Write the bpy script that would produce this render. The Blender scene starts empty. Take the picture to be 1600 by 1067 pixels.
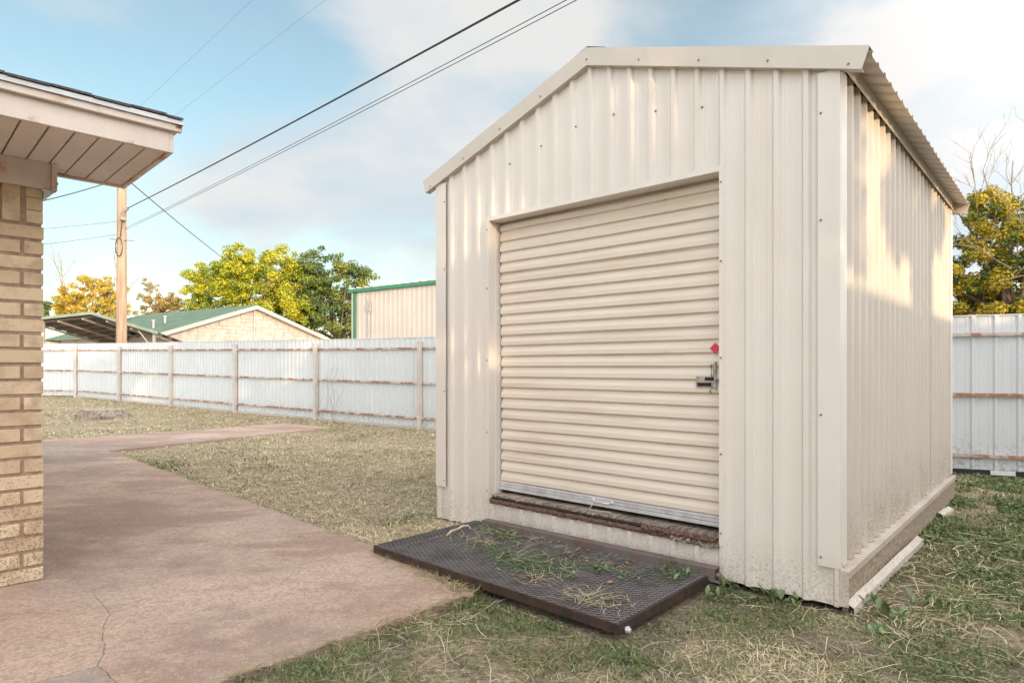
import bpy, bmesh, math, random
import numpy as np
from mathutils import Vector, Matrix

random.seed(7)
rng = np.random.default_rng(7)
R = math.radians
sc = bpy.context.scene
COL = sc.collection

# ------------------------------------------------------------------ camera
F, CX, HY, EYE = 983.0, 800.0, 575.0, 1.24      # measured on the 1600 px wide photograph
cam_d = bpy.data.cameras.new('camera')
cam = bpy.data.objects.new('camera', cam_d)
COL.objects.link(cam)
cam.location = (0, 0, EYE)
cam.rotation_euler = (R(90), 0, 0)
cam_d.sensor_width = 36.0
cam_d.lens = F / 1600 * 36
cam_d.shift_y = (HY - 533.5) / 1600
cam_d.clip_start = 0.05
cam_d.clip_end = 6000
sc.camera = cam

# ------------------------------------------------------------------ world, sun, exposure
SUN_DIR = Vector((0.529, -0.849, 0)).normalized()    # horizontal direction towards the sun
SUN_EL = R(11.5)
to_sun = Vector((SUN_DIR.x * math.cos(SUN_EL), SUN_DIR.y * math.cos(SUN_EL), math.sin(SUN_EL)))
w = bpy.data.worlds.new('World')
sc.world = w
w.use_nodes = True
wn, wl = w.node_tree.nodes, w.node_tree.links
for n in list(wn): wn.remove(n)
w_out = wn.new('ShaderNodeOutputWorld')
w_bg = wn.new('ShaderNodeBackground')
w_bg.inputs['Strength'].default_value = 0.15
wl.new(w_bg.outputs[0], w_out.inputs[0])
sky = wn.new('ShaderNodeTexSky')
sky.sky_type = 'NISHITA'
sky.sun_disc = False
sky.sun_elevation = SUN_EL
sky.sun_rotation = math.atan2(SUN_DIR.x, SUN_DIR.y)
sky.air_density = 1.0
sky.dust_density = 0.6
sky.ozone_density = 2.0
tc = wn.new('ShaderNodeTexCoord')
def wmath(op, a, b=None, c=None, clamp=False):
    m = wn.new('ShaderNodeMath'); m.operation = op; m.use_clamp = clamp
    for i, v in enumerate((a, b, c)):
        if v is None: continue
        if isinstance(v, (int, float)): m.inputs[i].default_value = v
        else: wl.new(v, m.inputs[i])
    return m.outputs[0]
def wnoise(scale, detail, rough, sx=(1, 1, 2.2), loc=(0, 0, 0), dist=0.0):
    mp = wn.new('ShaderNodeMapping'); wl.new(tc.outputs['Generated'], mp.inputs[0])
    mp.inputs['Scale'].default_value = sx; mp.inputs['Location'].default_value = loc
    n = wn.new('ShaderNodeTexNoise'); wl.new(mp.outputs[0], n.inputs['Vector'])
    n.inputs['Scale'].default_value = scale; n.inputs['Detail'].default_value = detail
    n.inputs['Roughness'].default_value = rough; n.inputs['Distortion'].default_value = dist
    return n.outputs['Fac']
def pdir(px, py):
    return Vector(((px - CX) / F, 1, (HY - py) / F)).normalized()
SUNWARD = (4.45, 4.05, 3.9, 1)
BLOBS = [  # clouds: direction (photo px), radius, flattening of z, weight
    ((500, 250), .24, 2.0, .75), ((330, 330), .22, 2.2, .40), ((660, 170), .2, 1.7, .7), ((560, 400), .36, 2.2, .2),
    ((760, 20), .26, 2.6, .8), ((600, 10), .16, 3.0, .45), ((1480, 220), .40, 1.5, 1.0), ((1560, 110), .26, 1.7, .8),
    ((330, 130), .28, 1.6, -.3), ((100, 120), .30, 1.5, -.15), ((1250, 10), .28, 2.6, .05), ((500, 110), .14, 1.5, -.35), ((850, 100), .2, 2.0, .3),
    ((150, 400), .3, 2.4, .25), ((720, 320), .24, 1.6, .4), ((150, 15), .10, 3.0, .35), ((1180, 30), .2, 2.2, .22)]
acc = None
mpz = {}
for (c, rad, fz, wt) in BLOBS:
    d = pdir(*c)
    mp = wn.new('ShaderNodeVectorMath'); mp.operation = 'SUBTRACT'
    wl.new(tc.outputs['Generated'], mp.inputs[0]); mp.inputs[1].default_value = d
    ms = wn.new('ShaderNodeVectorMath'); ms.operation = 'MULTIPLY'
    wl.new(mp.outputs[0], ms.inputs[0]); ms.inputs[1].default_value = (1, 1, fz)
    ln = wn.new('ShaderNodeVectorMath'); ln.operation = 'LENGTH'
    wl.new(ms.outputs[0], ln.inputs[0])
    v = wmath('DIVIDE', ln.outputs['Value'], rad)
    v = wmath('SUBTRACT', 1.0, v, clamp=True)
    v = wmath('MULTIPLY', v, wt)
    acc = v if acc is None else wmath('ADD', acc, v)
n1 = wnoise(3.6, 8, .58, dist=.5)
n2 = wnoise(1.3, 4, .5, loc=(3.1, 1.7, .4))
dens = wmath('ADD', wmath('MULTIPLY', acc, 1.25), wmath('MULTIPLY', wmath('SUBTRACT', n1, .5), 1.9))
dens = wmath('ADD', dens, wmath('MULTIPLY', wmath('SUBTRACT', n2, .45), 1.0))
# cloud cover thickens smoothly towards the sun side of the sky
dt0 = wn.new('ShaderNodeVectorMath'); dt0.operation = 'DOT_PRODUCT'
wl.new(tc.outputs['Generated'], dt0.inputs[0]); dt0.inputs[1].default_value = to_sun
mc = wn.new('ShaderNodeMapRange'); mc.interpolation_type = 'SMOOTHSTEP'
wl.new(dt0.outputs['Value'], mc.inputs['Value'])
mc.inputs['From Min'].default_value = -.5; mc.inputs['From Max'].default_value = .5
mc.inputs['To Max'].default_value = .75
dens = wmath('ADD', dens, mc.outputs[0])
mr = wn.new('ShaderNodeMapRange'); mr.interpolation_type = 'SMOOTHSTEP'
wl.new(dens, mr.inputs['Value'])
mr.inputs['From Min'].default_value = -.12; mr.inputs['From Max'].default_value = .95
mr.inputs['To Min'].default_value = 0.16; mr.inputs['To Max'].default_value = 0.95
cl = wn.new('ShaderNodeMix'); cl.data_type = 'RGBA'
n3 = wnoise(4.0, 5, .5, loc=(1, 5, 2))
n3r = wn.new('ShaderNodeMapRange'); n3r.interpolation_type = 'SMOOTHSTEP'; n3r.inputs['From Min'].default_value = .36; n3r.inputs['From Max'].default_value = .62; wl.new(n3, n3r.inputs['Value'])
wl.new(n3r.outputs[0], cl.inputs['Factor'])
CLOUD_A = (3.55, 3.95, 4.3, 1); CLOUD_B = (4.5, 4.45, 4.35, 1)
cl.inputs['A'].default_value = CLOUD_A
cl.inputs['B'].default_value = CLOUD_B
skm = wn.new('ShaderNodeMix'); skm.data_type = 'RGBA'; skm.blend_type = 'MULTIPLY'
skm.inputs['Factor'].default_value = 1.0
wl.new(sky.outputs[0], skm.inputs['A'])
SKY_TINT = (1.55, 1.5, 1.17, 1)
skm.inputs['B'].default_value = SKY_TINT
mx = wn.new('ShaderNodeMix'); mx.data_type = 'RGBA'
wl.new(mr.outputs[0], mx.inputs['Factor'])
wl.new(skm.outputs['Result'], mx.inputs['A'])
wl.new(cl.outputs['Result'], mx.inputs['B'])
# the sky brightens and warms smoothly towards the low sun
dt = wn.new('ShaderNodeVectorMath'); dt.operation = 'DOT_PRODUCT'
wl.new(tc.outputs['Generated'], dt.inputs[0]); dt.inputs[1].default_value = to_sun
mg = wn.new('ShaderNodeMapRange'); mg.interpolation_type = 'SMOOTHSTEP'
wl.new(dt.outputs['Value'], mg.inputs['Value'])
mg.inputs['From Min'].default_value = -.55; mg.inputs['From Max'].default_value = 1.0
gm_ = wn.new('ShaderNodeMix'); gm_.data_type = 'RGBA'
wl.new(mg.outputs[0], gm_.inputs['Factor'])
gm_.inputs['A'].default_value = (1, 1, 1, 1); gm_.inputs['B'].default_value = SUNWARD
mm_ = wn.new('ShaderNodeMix'); mm_.data_type = 'RGBA'; mm_.blend_type = 'MULTIPLY'; mm_.inputs['Factor'].default_value = 1.0
wl.new(mx.outputs['Result'], mm_.inputs['A']); wl.new(gm_.outputs['Result'], mm_.inputs['B'])
wl.new(mm_.outputs['Result'], w_bg.inputs['Color'])

sun_d = bpy.data.lights.new('sun', 'SUN')
sun_d.energy = 2.8
sun_d.angle = R(0.45)
sun_d.color = (1.0, 0.70, 0.40)
sun = bpy.data.objects.new('sun', sun_d)
COL.objects.link(sun)
sun.rotation_euler = to_sun.to_track_quat('Z', 'Y').to_euler()
sun.location = (8, -12, 12)

sc.view_settings.view_transform = 'Standard'
sc.view_settings.look = 'None'
sc.view_settings.exposure = 0.35
sc.view_settings.gamma = 1.0
sc.view_settings.use_curve_mapping = False
sc.cycles.max_bounces = 8
sc.cycles.diffuse_bounces = 4

# ------------------------------------------------------------------ object helpers
def link(o, parent=None):
    COL.objects.link(o)
    if parent is not None: o.parent = parent
    return o
def tag(o, label=None, cat=None, group=None, kind=None):
    if label: o['label'] = label
    if cat: o['category'] = cat
    if group: o['group'] = group
    if kind: o['kind'] = kind
    return o
def thing(name, label, cat, loc=(0, 0, 0), rz=0.0, group=None):
    o = bpy.data.objects.new(name, None)
    o.empty_display_size = .2
    o.location = loc; o.rotation_euler = (0, 0, rz)
    link(o)
    return tag(o, label, cat, group)

class MB:
    """collects verts/faces"""
    def __init__(s): s.v = []; s.f = []; s.m = []
    def add(s, v, f, mi=0):
        b = len(s.v); s.v.extend([tuple(p) for p in v]); s.f.extend([tuple(i + b for i in q) for q in f]); s.m.extend([mi] * len(f)); return s
    def box(s, x0, x1, y0, y1, z0, z1, mi=0):
        return s.add([(x0, y0, z0), (x1, y0, z0), (x1, y1, z0), (x0, y1, z0), (x0, y0, z1), (x1, y0, z1), (x1, y1, z1), (x0, y1, z1)],
                     [(0, 3, 2, 1), (4, 5, 6, 7), (0, 1, 5, 4), (1, 2, 6, 5), (2, 3, 7, 6), (3, 0, 4, 7)], mi)
    def bar(s, p, q, wd, ht, up=(0, 0, 1), mi=0):
        p = Vector(p); q = Vector(q); d = (q - p).normalized(); u = Vector(up)
        sd = d.cross(u)
        if sd.length < 1e-4: sd = d.cross(Vector((1, 0, 0)))
        sd.normalize(); u = sd.cross(d).normalized()
        a = sd * wd / 2; b = u * ht / 2
        vs = [p - a - b, p + a - b, p + a + b, p - a + b, q - a - b, q + a - b, q + a + b, q - a + b]
        return s.add(vs, [(0, 1, 2, 3), (7, 6, 5, 4), (0, 4, 5, 1), (1, 5, 6, 2), (2, 6, 7, 3), (3, 7, 4, 0)], mi)
    def tube(s, pts, rad, n=6, mi=0, cap=True):
        pts = [Vector(p) for p in pts]
        if isinstance(rad, (int, float)): rad = [rad] * len(pts)
        rings = []; vs = []
        for i, p in enumerate(pts):
            d = (pts[min(i + 1, len(pts) - 1)] - pts[max(i - 1, 0)]).normalized()
            a = d.cross(Vector((0, 0, 1)))
            if a.length < .05: a = d.cross(Vector((1, 0, 0)))
            a.normalize(); b = a.cross(d)
            for k in range(n):
                t = 2 * math.pi * k / n
                vs.append(p + (a * math.cos(t) + b * math.sin(t)) * rad[i])
        fs = []
        for i in range(len(pts) - 1):
            for k in range(n):
                k2 = (k + 1) % n
                fs.append((i * n + k, i * n + k2, (i + 1) * n + k2, (i + 1) * n + k))
        if cap:
            fs.append(tuple(range(n - 1, -1, -1))); fs.append(tuple((len(pts) - 1) * n + k for k in range(n)))
        return s.add(vs, fs, mi)
    def prism(s, poly, z0, z1, mi=0):
        """vertical prism from a 2-D polygon (ccw)"""
        n = len(poly)
        vs = [(p[0], p[1], z0) for p in poly] + [(p[0], p[1], z1) for p in poly]
        fs = [tuple(range(n - 1, -1, -1)), tuple(range(n, 2 * n))] + [(i, (i + 1) % n, n + (i + 1) % n, n + i) for i in range(n)]
        return s.add(vs, fs, mi)
    def mesh(s, name, mats):
        me = bpy.data.meshes.new(name)
        me.from_pydata(s.v, [], s.f)
        if not isinstance(mats, (list, tuple)): mats = [mats]
        for m in mats: me.materials.append(m)
        if len(mats) > 1: me.polygons.foreach_set('material_index', s.m)
        me.update()
        return me
    def build(s, name, mats, parent=None, smooth=False, loc=None, bevel=0, solid=0):
        me = s.mesh(name, mats)
        if smooth: me.polygons.foreach_set('use_smooth', [True] * len(me.polygons))
        o = bpy.data.objects.new(name, me)
        if loc is not None: o.location = loc
        link(o, parent)
        if solid:
            md = o.modifiers.new('solid', 'SOLIDIFY'); md.thickness = solid; md.offset = 0
        if bevel:
            md = o.modifiers.new('bevel', 'BEVEL'); md.width = bevel; md.segments = 2; md.limit_method = 'ANGLE'
        return o

def inst(src, name, parent, loc=(0, 0, 0), rot=(0, 0, 0), scale=(1, 1, 1)):
    o = src.copy(); o.name = name
    o.location = loc; o.rotation_euler = rot; o.scale = scale
    COL.objects.link(o); o.parent = parent
    return o
def mesh_obj(name, me, parent=None, loc=(0, 0, 0), rot=(0, 0, 0), scale=(1, 1, 1)):
    o = bpy.data.objects.new(name, me)
    o.location = loc; o.rotation_euler = rot; o.scale = scale
    return link(o, parent)

# ------------------------------------------------------------------ material helper
def rgb(c): return (c[0], c[1], c[2], 1)
class NT:
    def __init__(s, name):
        s.m = bpy.data.materials.new(name); s.m.use_nodes = True
        s.n = s.m.node_tree.nodes; s.l = s.m.node_tree.links
        s.b = s.n['Principled BSDF']; s.out = s.n['Material Output']
        g = s.n.new('ShaderNodeNewGeometry'); s.pos = g.outputs['Position']
        t = s.n.new('ShaderNodeTexCoord'); s.objc = t.outputs['Object']
        oi = s.n.new('ShaderNodeObjectInfo'); s.rnd = oi.outputs['Random']
    def noise(s, scale, detail=4, rough=.5, vec=None, stretch=(1, 1, 1), dist=0, loc=(0, 0, 0)):
        mp = s.n.new('ShaderNodeMapping'); s.l.new(vec or s.pos, mp.inputs[0])
        mp.inputs['Scale'].default_value = stretch; mp.inputs['Location'].default_value = loc
        n = s.n.new('ShaderNodeTexNoise'); s.l.new(mp.outputs[0], n.inputs['Vector'])
        n.inputs['Scale'].default_value = scale; n.inputs['Detail'].default_value = detail
        n.inputs['Roughness'].default_value = rough; n.inputs['Distortion'].default_value = dist
        return n.outputs['Fac']
    def voro(s, scale, vec=None, stretch=(1, 1, 1), feature='F1', out='Distance'):
        mp = s.n.new('ShaderNodeMapping'); s.l.new(vec or s.pos, mp.inputs[0])
        mp.inputs['Scale'].default_value = stretch
        n = s.n.new('ShaderNodeTexVoronoi'); n.feature = feature; s.l.new(mp.outputs[0], n.inputs['Vector'])
        n.inputs['Scale'].default_value = scale
        return n.outputs[out]
    def ramp(s, v, a, b, lo=0, hi=1, smooth=True):
        m = s.n.new('ShaderNodeMapRange'); s.l.new(v, m.inputs['Value'])
        if smooth: m.interpolation_type = 'SMOOTHSTEP'
        m.inputs['From Min'].default_value = a; m.inputs['From Max'].default_value = b
        m.inputs['To Min'].default_value = lo; m.inputs['To Max'].default_value = hi
        return m.outputs[0]
    def mix(s, f, a, b, blend='MIX'):
        m = s.n.new('ShaderNodeMix'); m.data_type = 'RGBA'; m.blend_type = blend
        for k, v in (('Factor', f), ('A', a), ('B', b)):
            if isinstance(v, (int, float)): m.inputs[k].default_value = v
            elif isinstance(v, tuple): m.inputs[k].default_value = rgb(v)
            else: s.l.new(v, m.inputs[k])
        return m.outputs['Result']
    def math(s, op, a, b=0.0, clamp=False):
        m = s.n.new('ShaderNodeMath'); m.operation = op; m.use_clamp = clamp
        for i, v in enumerate((a, b)):
            if isinstance(v, (int, float)): m.inputs[i].default_value = v
            else: s.l.new(v, m.inputs[i])
        return m.outputs[0]
    def sepz(s, vec=None, ax=2):
        x = s.n.new('ShaderNodeSeparateXYZ'); s.l.new(vec or s.pos, x.inputs[0]); return x.outputs[ax]
    def fin(s, col, rough=.6, bump=None, bs=.3, bd=.01, metal=0.0, spec=None):
        if isinstance(col, tuple): s.b.inputs['Base Color'].default_value = rgb(col)
        else: s.l.new(col, s.b.inputs['Base Color'])
        if isinstance(rough, (int, float)): s.b.inputs['Roughness'].default_value = rough
        else: s.l.new(rough, s.b.inputs['Roughness'])
        s.b.inputs['Metallic'].default_value = metal
        if spec is not None: s.b.inputs['Specular IOR Level'].default_value = spec
        if bump is not None:
            bn = s.n.new('ShaderNodeBump'); s.l.new(bump, bn.inputs['Height'])
            bn.inputs['Strength'].default_value = bs; bn.inputs['Distance'].default_value = bd
            s.l.new(bn.outputs[0], s.b.inputs['Normal'])
        return s.m

def simple(name, c, rough=.6, var=.12, scale=6, metal=0.0, bump=0, spots=None, stretch=(1, 1, 1), vec='pos'):
    t = NT(name)
    v = t.pos if vec == 'pos' else t.objc
    nz = t.noise(scale, 6, .6, vec=v, stretch=stretch)
    a = tuple(x * (1 - var) for x in c); b = tuple(min(1, x * (1 + var)) for x in c)
    col = t.mix(t.ramp(nz, .3, .7), a, b)
    if spots:
        for (sc_c, ssc, thr, wd) in spots:
            col = t.mix(t.ramp(t.noise(ssc, 8, .65, vec=v), thr, thr + wd), col, sc_c)
    fine = t.noise(scale * 14, 5, .6, vec=v)
    return t.fin(col, rough, bump=fine if bump else None, bs=bump, bd=.004, metal=metal)

M = {}
# painted sheet metal of the shed (semi-gloss cream)
def shed_paint(name, base, dirt_low=False, gloss=.42):
    t = NT(name)
    big = t.noise(1.3, 5, .6)
    streak = t.noise(9, 4, .6, stretch=(1, 1, .07))
    col = t.mix(t.ramp(big, .3, .75), base, tuple(x * .955 for x in base))
    col = t.mix(t.math('MULTIPLY', t.ramp(streak, .5, .8), .35), col, tuple(x * y for x, y in zip(base, (.93, .88, .80))))
    # fly specks and small dirt flecks
    sp = t.voro(26)
    spn = t.noise(7, 3, .5)
    m_ = t.math('MULTIPLY', t.ramp(sp, .035, .055, 1, 0), t.ramp(spn, .60, .66))
    col = t.mix(t.math('MULTIPLY', m_, .7), col, (.16, .11, .07))
    # mud splash near the foot of the walls
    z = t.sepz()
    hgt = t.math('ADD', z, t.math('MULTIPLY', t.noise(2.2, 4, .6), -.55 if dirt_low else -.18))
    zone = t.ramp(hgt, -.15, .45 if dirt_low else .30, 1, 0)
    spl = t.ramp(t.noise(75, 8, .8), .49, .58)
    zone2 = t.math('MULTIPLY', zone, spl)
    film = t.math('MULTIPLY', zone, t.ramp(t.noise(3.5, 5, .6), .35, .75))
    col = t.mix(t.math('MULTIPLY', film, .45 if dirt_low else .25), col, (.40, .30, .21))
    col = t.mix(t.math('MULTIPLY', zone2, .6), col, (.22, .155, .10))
    rg = t.ramp(big, .2, .8, gloss - .06, gloss + .1)
    return t.fin(col, rg, bump=t.noise(2.6, 3, .5, stretch=(1, 1, .45)), bs=.5, bd=.05)
CREAM = (.75, .70, .645)
M['cream'] = shed_paint('cream_sheet_metal', CREAM)
M['cream_side'] = shed_paint('cream_sheet_metal_shaded_dirty', (.62, .57, .505), True)  # base darkened to carry the side wall's shade, on top of real dirt
M['cream_trim'] = shed_paint('cream_trim', (.76, .71, .655))
M['rake'] = shed_paint('taupe_rake_trim', (.62, .565, .50), gloss=.38)
def door_mat():
    t = NT('roller_door_cream')
    big = t.noise(1.1, 4, .5)
    base = (.74, .66, .56)
    st = t.noise(5, 5, .6, stretch=(.15, .15, 2))
    col = t.mix(t.ramp(big, .3, .7), base, tuple(x * .95 for x in base))
    col = t.mix(t.math('MULTIPLY', t.ramp(st, .50, .72), .6), col, (.58, .48, .36))
    col = t.mix(t.math('MULTIPLY', t.ramp(t.noise(18, 8, .8, stretch=(.5, .5, 3)), .60, .68), .35), col, (.36, .26, .18))
    z = t.sepz()
    top = t.ramp(z, 2.10, 2.32)
    mud = t.math('MULTIPLY', top, t.ramp(t.noise(22, 8, .8), .60, .66))
    col = t.mix(t.math('MULTIPLY', mud, .7), col, (.25, .14, .08))
    sp = t.voro(22); spn = t.noise(5, 3, .5, loc=(3, 3, 3))
    m_ = t.math('MULTIPLY', t.ramp(sp, .04, .06, 1, 0), t.ramp(spn, .58, .64))
    col = t.mix(t.math('MULTIPLY', m_, .7), col, (.2, .12, .07))
    return t.fin(col, .38, bump=t.noise(30, 3, .5, stretch=(.1, .1, 1)), bs=.08, bd=.004)
M['door'] = door_mat()
M['alu'] = simple('galvanised_bar', (.66, .67, .69), .35, .12, 12, metal=.35, bump=.05)
M['steel'] = simple('latch_steel', (.45, .43, .42), .4, .25, 30, metal=.8)
M['dark'] = simple('dark_gap', (.03, .025, .02), .9, .1, 10)
M['red'] = simple('red_plastic', (.62, .05, .08), .4, .1, 20)
M['screw'] = simple('screw_head', (.30, .25, .22), .5, .3, 40, metal=.4)
def wood_mat(name, a, b, c):
    t = NT(name)
    gr = t.noise(60, 6, .7, vec=t.objc, stretch=(1, .06, 1))
    col = t.mix(t.ramp(gr, .35, .62), a, b)
    col = t.mix(t.ramp(t.noise(9, 5, .6), .55, .7), col, c)
    hv = t.math('ADD', t.math('MULTIPLY', t.rnd, .5), .75)
    col = t.mix(1.0, col, hv, 'MULTIPLY')
    return t.fin(col, .85, bump=gr, bs=.8, bd=.006)
M['plank'] = wood_mat('weathered_plank', (.15, .115, .09), (.48, .40, .33), (.20, .14, .10))
M['redwood'] = wood_mat('rotten_red_beam', (.045, .03, .025), (.165, .092, .068), (.045, .03, .025))
def rust_mat(name, a, b, c, thr=.5):
    t = NT(name)
    nz = t.noise(7, 8, .7); n2 = t.noise(28, 6, .7, stretch=(1, 1, .4))
    col = t.mix(t.ramp(nz, thr - .08, thr + .08), a, b)
    col = t.mix(t.ramp(n2, .55, .68), col, c)
    return t.fin(col, .62, bump=n2, bs=.4, bd=.004)
M['grate_frame'] = rust_mat('rusty_black_frame', (.030, .023, .022), (.065, .033, .024), (.10, .045, .03))
M['grate_mesh'] = rust_mat('black_mesh', (.12, .113, .113), (.07, .06, .055), (.12, .068, .048), .54)
M['grate_mesh'].node_tree.nodes['Principled BSDF'].inputs['Roughness'].default_value = .5; M['grate_mesh'].node_tree.nodes['Principled BSDF'].inputs['Metallic'].default_value = .15
M['angle'] = rust_mat('rusty_angle_iron', (.15, .13, .12), (.12, .085, .07), (.28, .10, .06), .55)
# fence
def fence_sheet_mat(name, base):
    t = NT(name)
    big = t.noise(.9, 5, .6)
    col = t.mix(t.ramp(big, .3, .7), base, tuple(x * .93 for x in base))
    sp = t.ramp(t.noise(16, 8, .75), .655, .69)
    col = t.mix(t.math('MULTIPLY', sp, .6), col, (.20, .16, .12))
    z = t.sepz()
    low = t.math('MULTIPLY', t.ramp(t.math('SUBTRACT', z, t.math('MULTIPLY', t.noise(3, 4, .6), .5)), -.2, .35, 1, 0), t.ramp(t.noise(25, 7, .7), .5, .6))
    col = t.mix(t.math('MULTIPLY', low, .55), col, (.25, .18, .12))
    return t.fin(col, .5)
M['fence'] = fence_sheet_mat('white_fence_sheet', (.66, .70, .72))
def rail_mat():
    t = NT('peeling_rail')
    nz = t.noise(4.5, 8, .72)
    col = t.mix(t.ramp(nz, .47, .53), (.60, .52, .46), (.36, .15, .10))
    col = t.mix(t.ramp(t.noise(20, 6, .7), .55, .65), col, (.25, .12, .08))
    return t.fin(col, .7, bump=nz, bs=.4, bd=.004)
M['rail'] = rail_mat()
def rail2_mat():
    t = NT('rusty_rail')
    nz = t.noise(3.5, 8, .72, loc=(4, 2, 1))
    col = t.mix(t.ramp(nz, .47, .56), (.56, .49, .44), (.38, .16, .09))
    col = t.mix(t.ramp(t.noise(20, 6, .7), .58, .68), col, (.24, .09, .05))
    return t.fin(col, .7, bump=nz, bs=.4, bd=.004)
M['rail2'] = rail2_mat()
M['post'] = simple('fence_post_paint', (.62, .55, .50), .6, .1, 5, spots=[((.35, .2, .14), 12, .68, .05)])
# brick
def brick_mat():
    t = NT('cream_brick')
    hv = t.rnd
    col = t.mix(hv, (.58, .45, .295), (.74, .595, .42))
    col = t.mix(t.ramp(t.noise(9, 6, .6), .42, .75), col, (.46, .335, .22)); col = t.mix(t.math('MULTIPLY', t.ramp(t.noise(26, 7, .75), .55, .68), .5), col, (.30, .20, .13))
    z = t.sepz()
    zone = t.ramp(t.math('ADD', z, t.math('MULTIPLY', t.noise(4, 4, .6), -.5)), -.1, .75, 1, .0)
    thr = t.noise(95, 6, .7, stretch=(1, 1, 1.2))
    sp = t.ramp(t.math('ADD', thr, t.math('MULTIPLY', zone, .13)), .64, .69)
    col = t.mix(t.math('MULTIPLY', sp, .75), col, (.15, .095, .06))
    return t.fin(col, .85, bump=t.noise(120, 6, .7), bs=.5, bd=.004)
M['brick'] = brick_mat()
M['mortar'] = simple('brown_mortar', (.37, .255, .18), .95, .25, 30, bump=.6)
M['soffit'] = simple('soffit_white', (.68, .62, .58), .6, .08, 3, spots=[((.42, .24, .15), 5, .62, .12)])
M['fascia'] = simple('fascia_paint', (.66, .58, .51), .55, .07, 3, spots=[((.50, .27, .14), 4.5, .53, .14), ((.14, .07, .05), 26, .67, .03)])
M['drip'] = simple('drip_edge_metal', (.42, .43, .44), .35, .1, 10, metal=.6)
M['shingle'] = simple('grey_shingle', (.09, .085, .085), .95, .35, 60, bump=.5)
# background
M['green_roof'] = simple('green_metal_roof', (.10, .17, .145), .5, .12, 1.5)
M['green_trim'] = simple('green_trim', (.05, .22, .14), .5, .1, 5)
M['stone'] = simple('white_painted_stone', (.46, .43, .40), .85, .14, 3, bump=.5)
M['bldg'] = simple('pale_building_sheet', (.54, .50, .465), .5, .06, 1)
M['white_paint'] = simple('white_trim_paint', (.52, .47, .43), .6, .06, 3)
M['carport_under'] = simple('carport_steel', (.15, .125, .115), .55, .12, 3)
M['carport_top'] = simple('carport_roof', (.22, .27, .22), .55, .12, 3)
M['beam'] = simple('galvanised_beam', (.42, .40, .39), .5, .12, 3)
M['rubber'] = simple('black_cable', (.035, .035, .04), .6, .1, 10)
M['ceramic'] = simple('insulator_ceramic', (.34, .28, .26), .5, .1, 30)
def pole_mat():
    t = NT('pole_wood')
    gr = t.noise(9, 6, .7, stretch=(1, 1, .05))
    col = t.mix(t.ramp(gr, .3, .7), (.21, .145, .10), (.47, .36, .26))
    return t.fin(col, .85, bump=gr, bs=.6, bd=.02)
M['pole'] = pole_mat()
def bark_mat(name, a, b):
    t = NT(name)
    gr = t.noise(14, 6, .7, stretch=(1, 1, .25))
    return t.fin(t.mix(t.ramp(gr, .3, .7), a, b), .9, bump=gr, bs=.7, bd=.02)
M['bark'] = bark_mat('bark', (.10, .075, .055), (.27, .21, .16))
M['twig'] = bark_mat('pale_twigs', (.22, .17, .13), (.42, .34, .27))
def leaf_mat(name, transl=.35):
    t = NT(name)
    a = t.n.new('ShaderNodeAttribute'); a.attribute_name = 'tint'; a.attribute_type = 'GEOMETRY'
    t.fin(a.outputs['Color'], .55, spec=.25)
    tr = t.n.new('ShaderNodeBsdfTranslucent'); t.l.new(a.outputs['Color'], tr.inputs[0])
    mx_ = t.n.new('ShaderNodeMixShader'); mx_.inputs[0].default_value = transl
    t.l.new(t.b.outputs[0], mx_.inputs[1]); t.l.new(tr.outputs[0], mx_.inputs[2])
    t.l.new(mx_.outputs[0], t.out.inputs[0])
    return t.m
M['leaf'] = leaf_mat('foliage')
M['blade'] = leaf_mat('grass_blades', .2)
def ground_mat():
    t = NT('lawn_soil')
    x = t.sepz(ax=0)
    big = t.noise(.55, 5, .6); med = t.noise(2.4, 6, .65); fine = t.noise(30, 8, .75); hair = t.noise(22, 8, .8, stretch=(1, 2.2, 1), dist=1.5)
    soil = t.mix(t.ramp(fine, .38, .62), (.16, .12, .09), (.52, .415, .33))
    straw = t.mix(t.ramp(hair, .40, .60), (.17, .13, .082), (.72, .60, .41))
    col = t.mix(t.ramp(med, .30, .48), soil, straw)
    # right side of the yard is barer and greener
    greenz = t.math('MULTIPLY', t.ramp(x, .0, 2.2), t.ramp(big, .30, .50))
    y_ = t.sepz(ax=1)
    fore = t.ramp(y_, 3.6, 5.6, 1, 0)
    soil2 = t.mix(t.ramp(fine, .35, .65), (.085, .065, .05), (.37, .295, .24))
    col = t.mix(t.math('MULTIPLY', fore, t.ramp(med, .36, .56, 1, .35)), col, soil2)
    col = t.mix(t.math('MULTIPLY', greenz, .7), col, t.mix(t.ramp(fine, .35, .6), (.08, .07, .05), (.18, .15, .10)))
    col = t.mix(t.math('MULTIPLY', t.ramp(t.noise(1.1, 5, .6, loc=(5, 2, 0)), .55, .68), .5), col, (.15, .14, .06))
    return t.fin(col, .95, bump=t.math('ADD', hair, fine), bs=.8, bd=.02, spec=.15)
M['ground'] = ground_mat()
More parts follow.
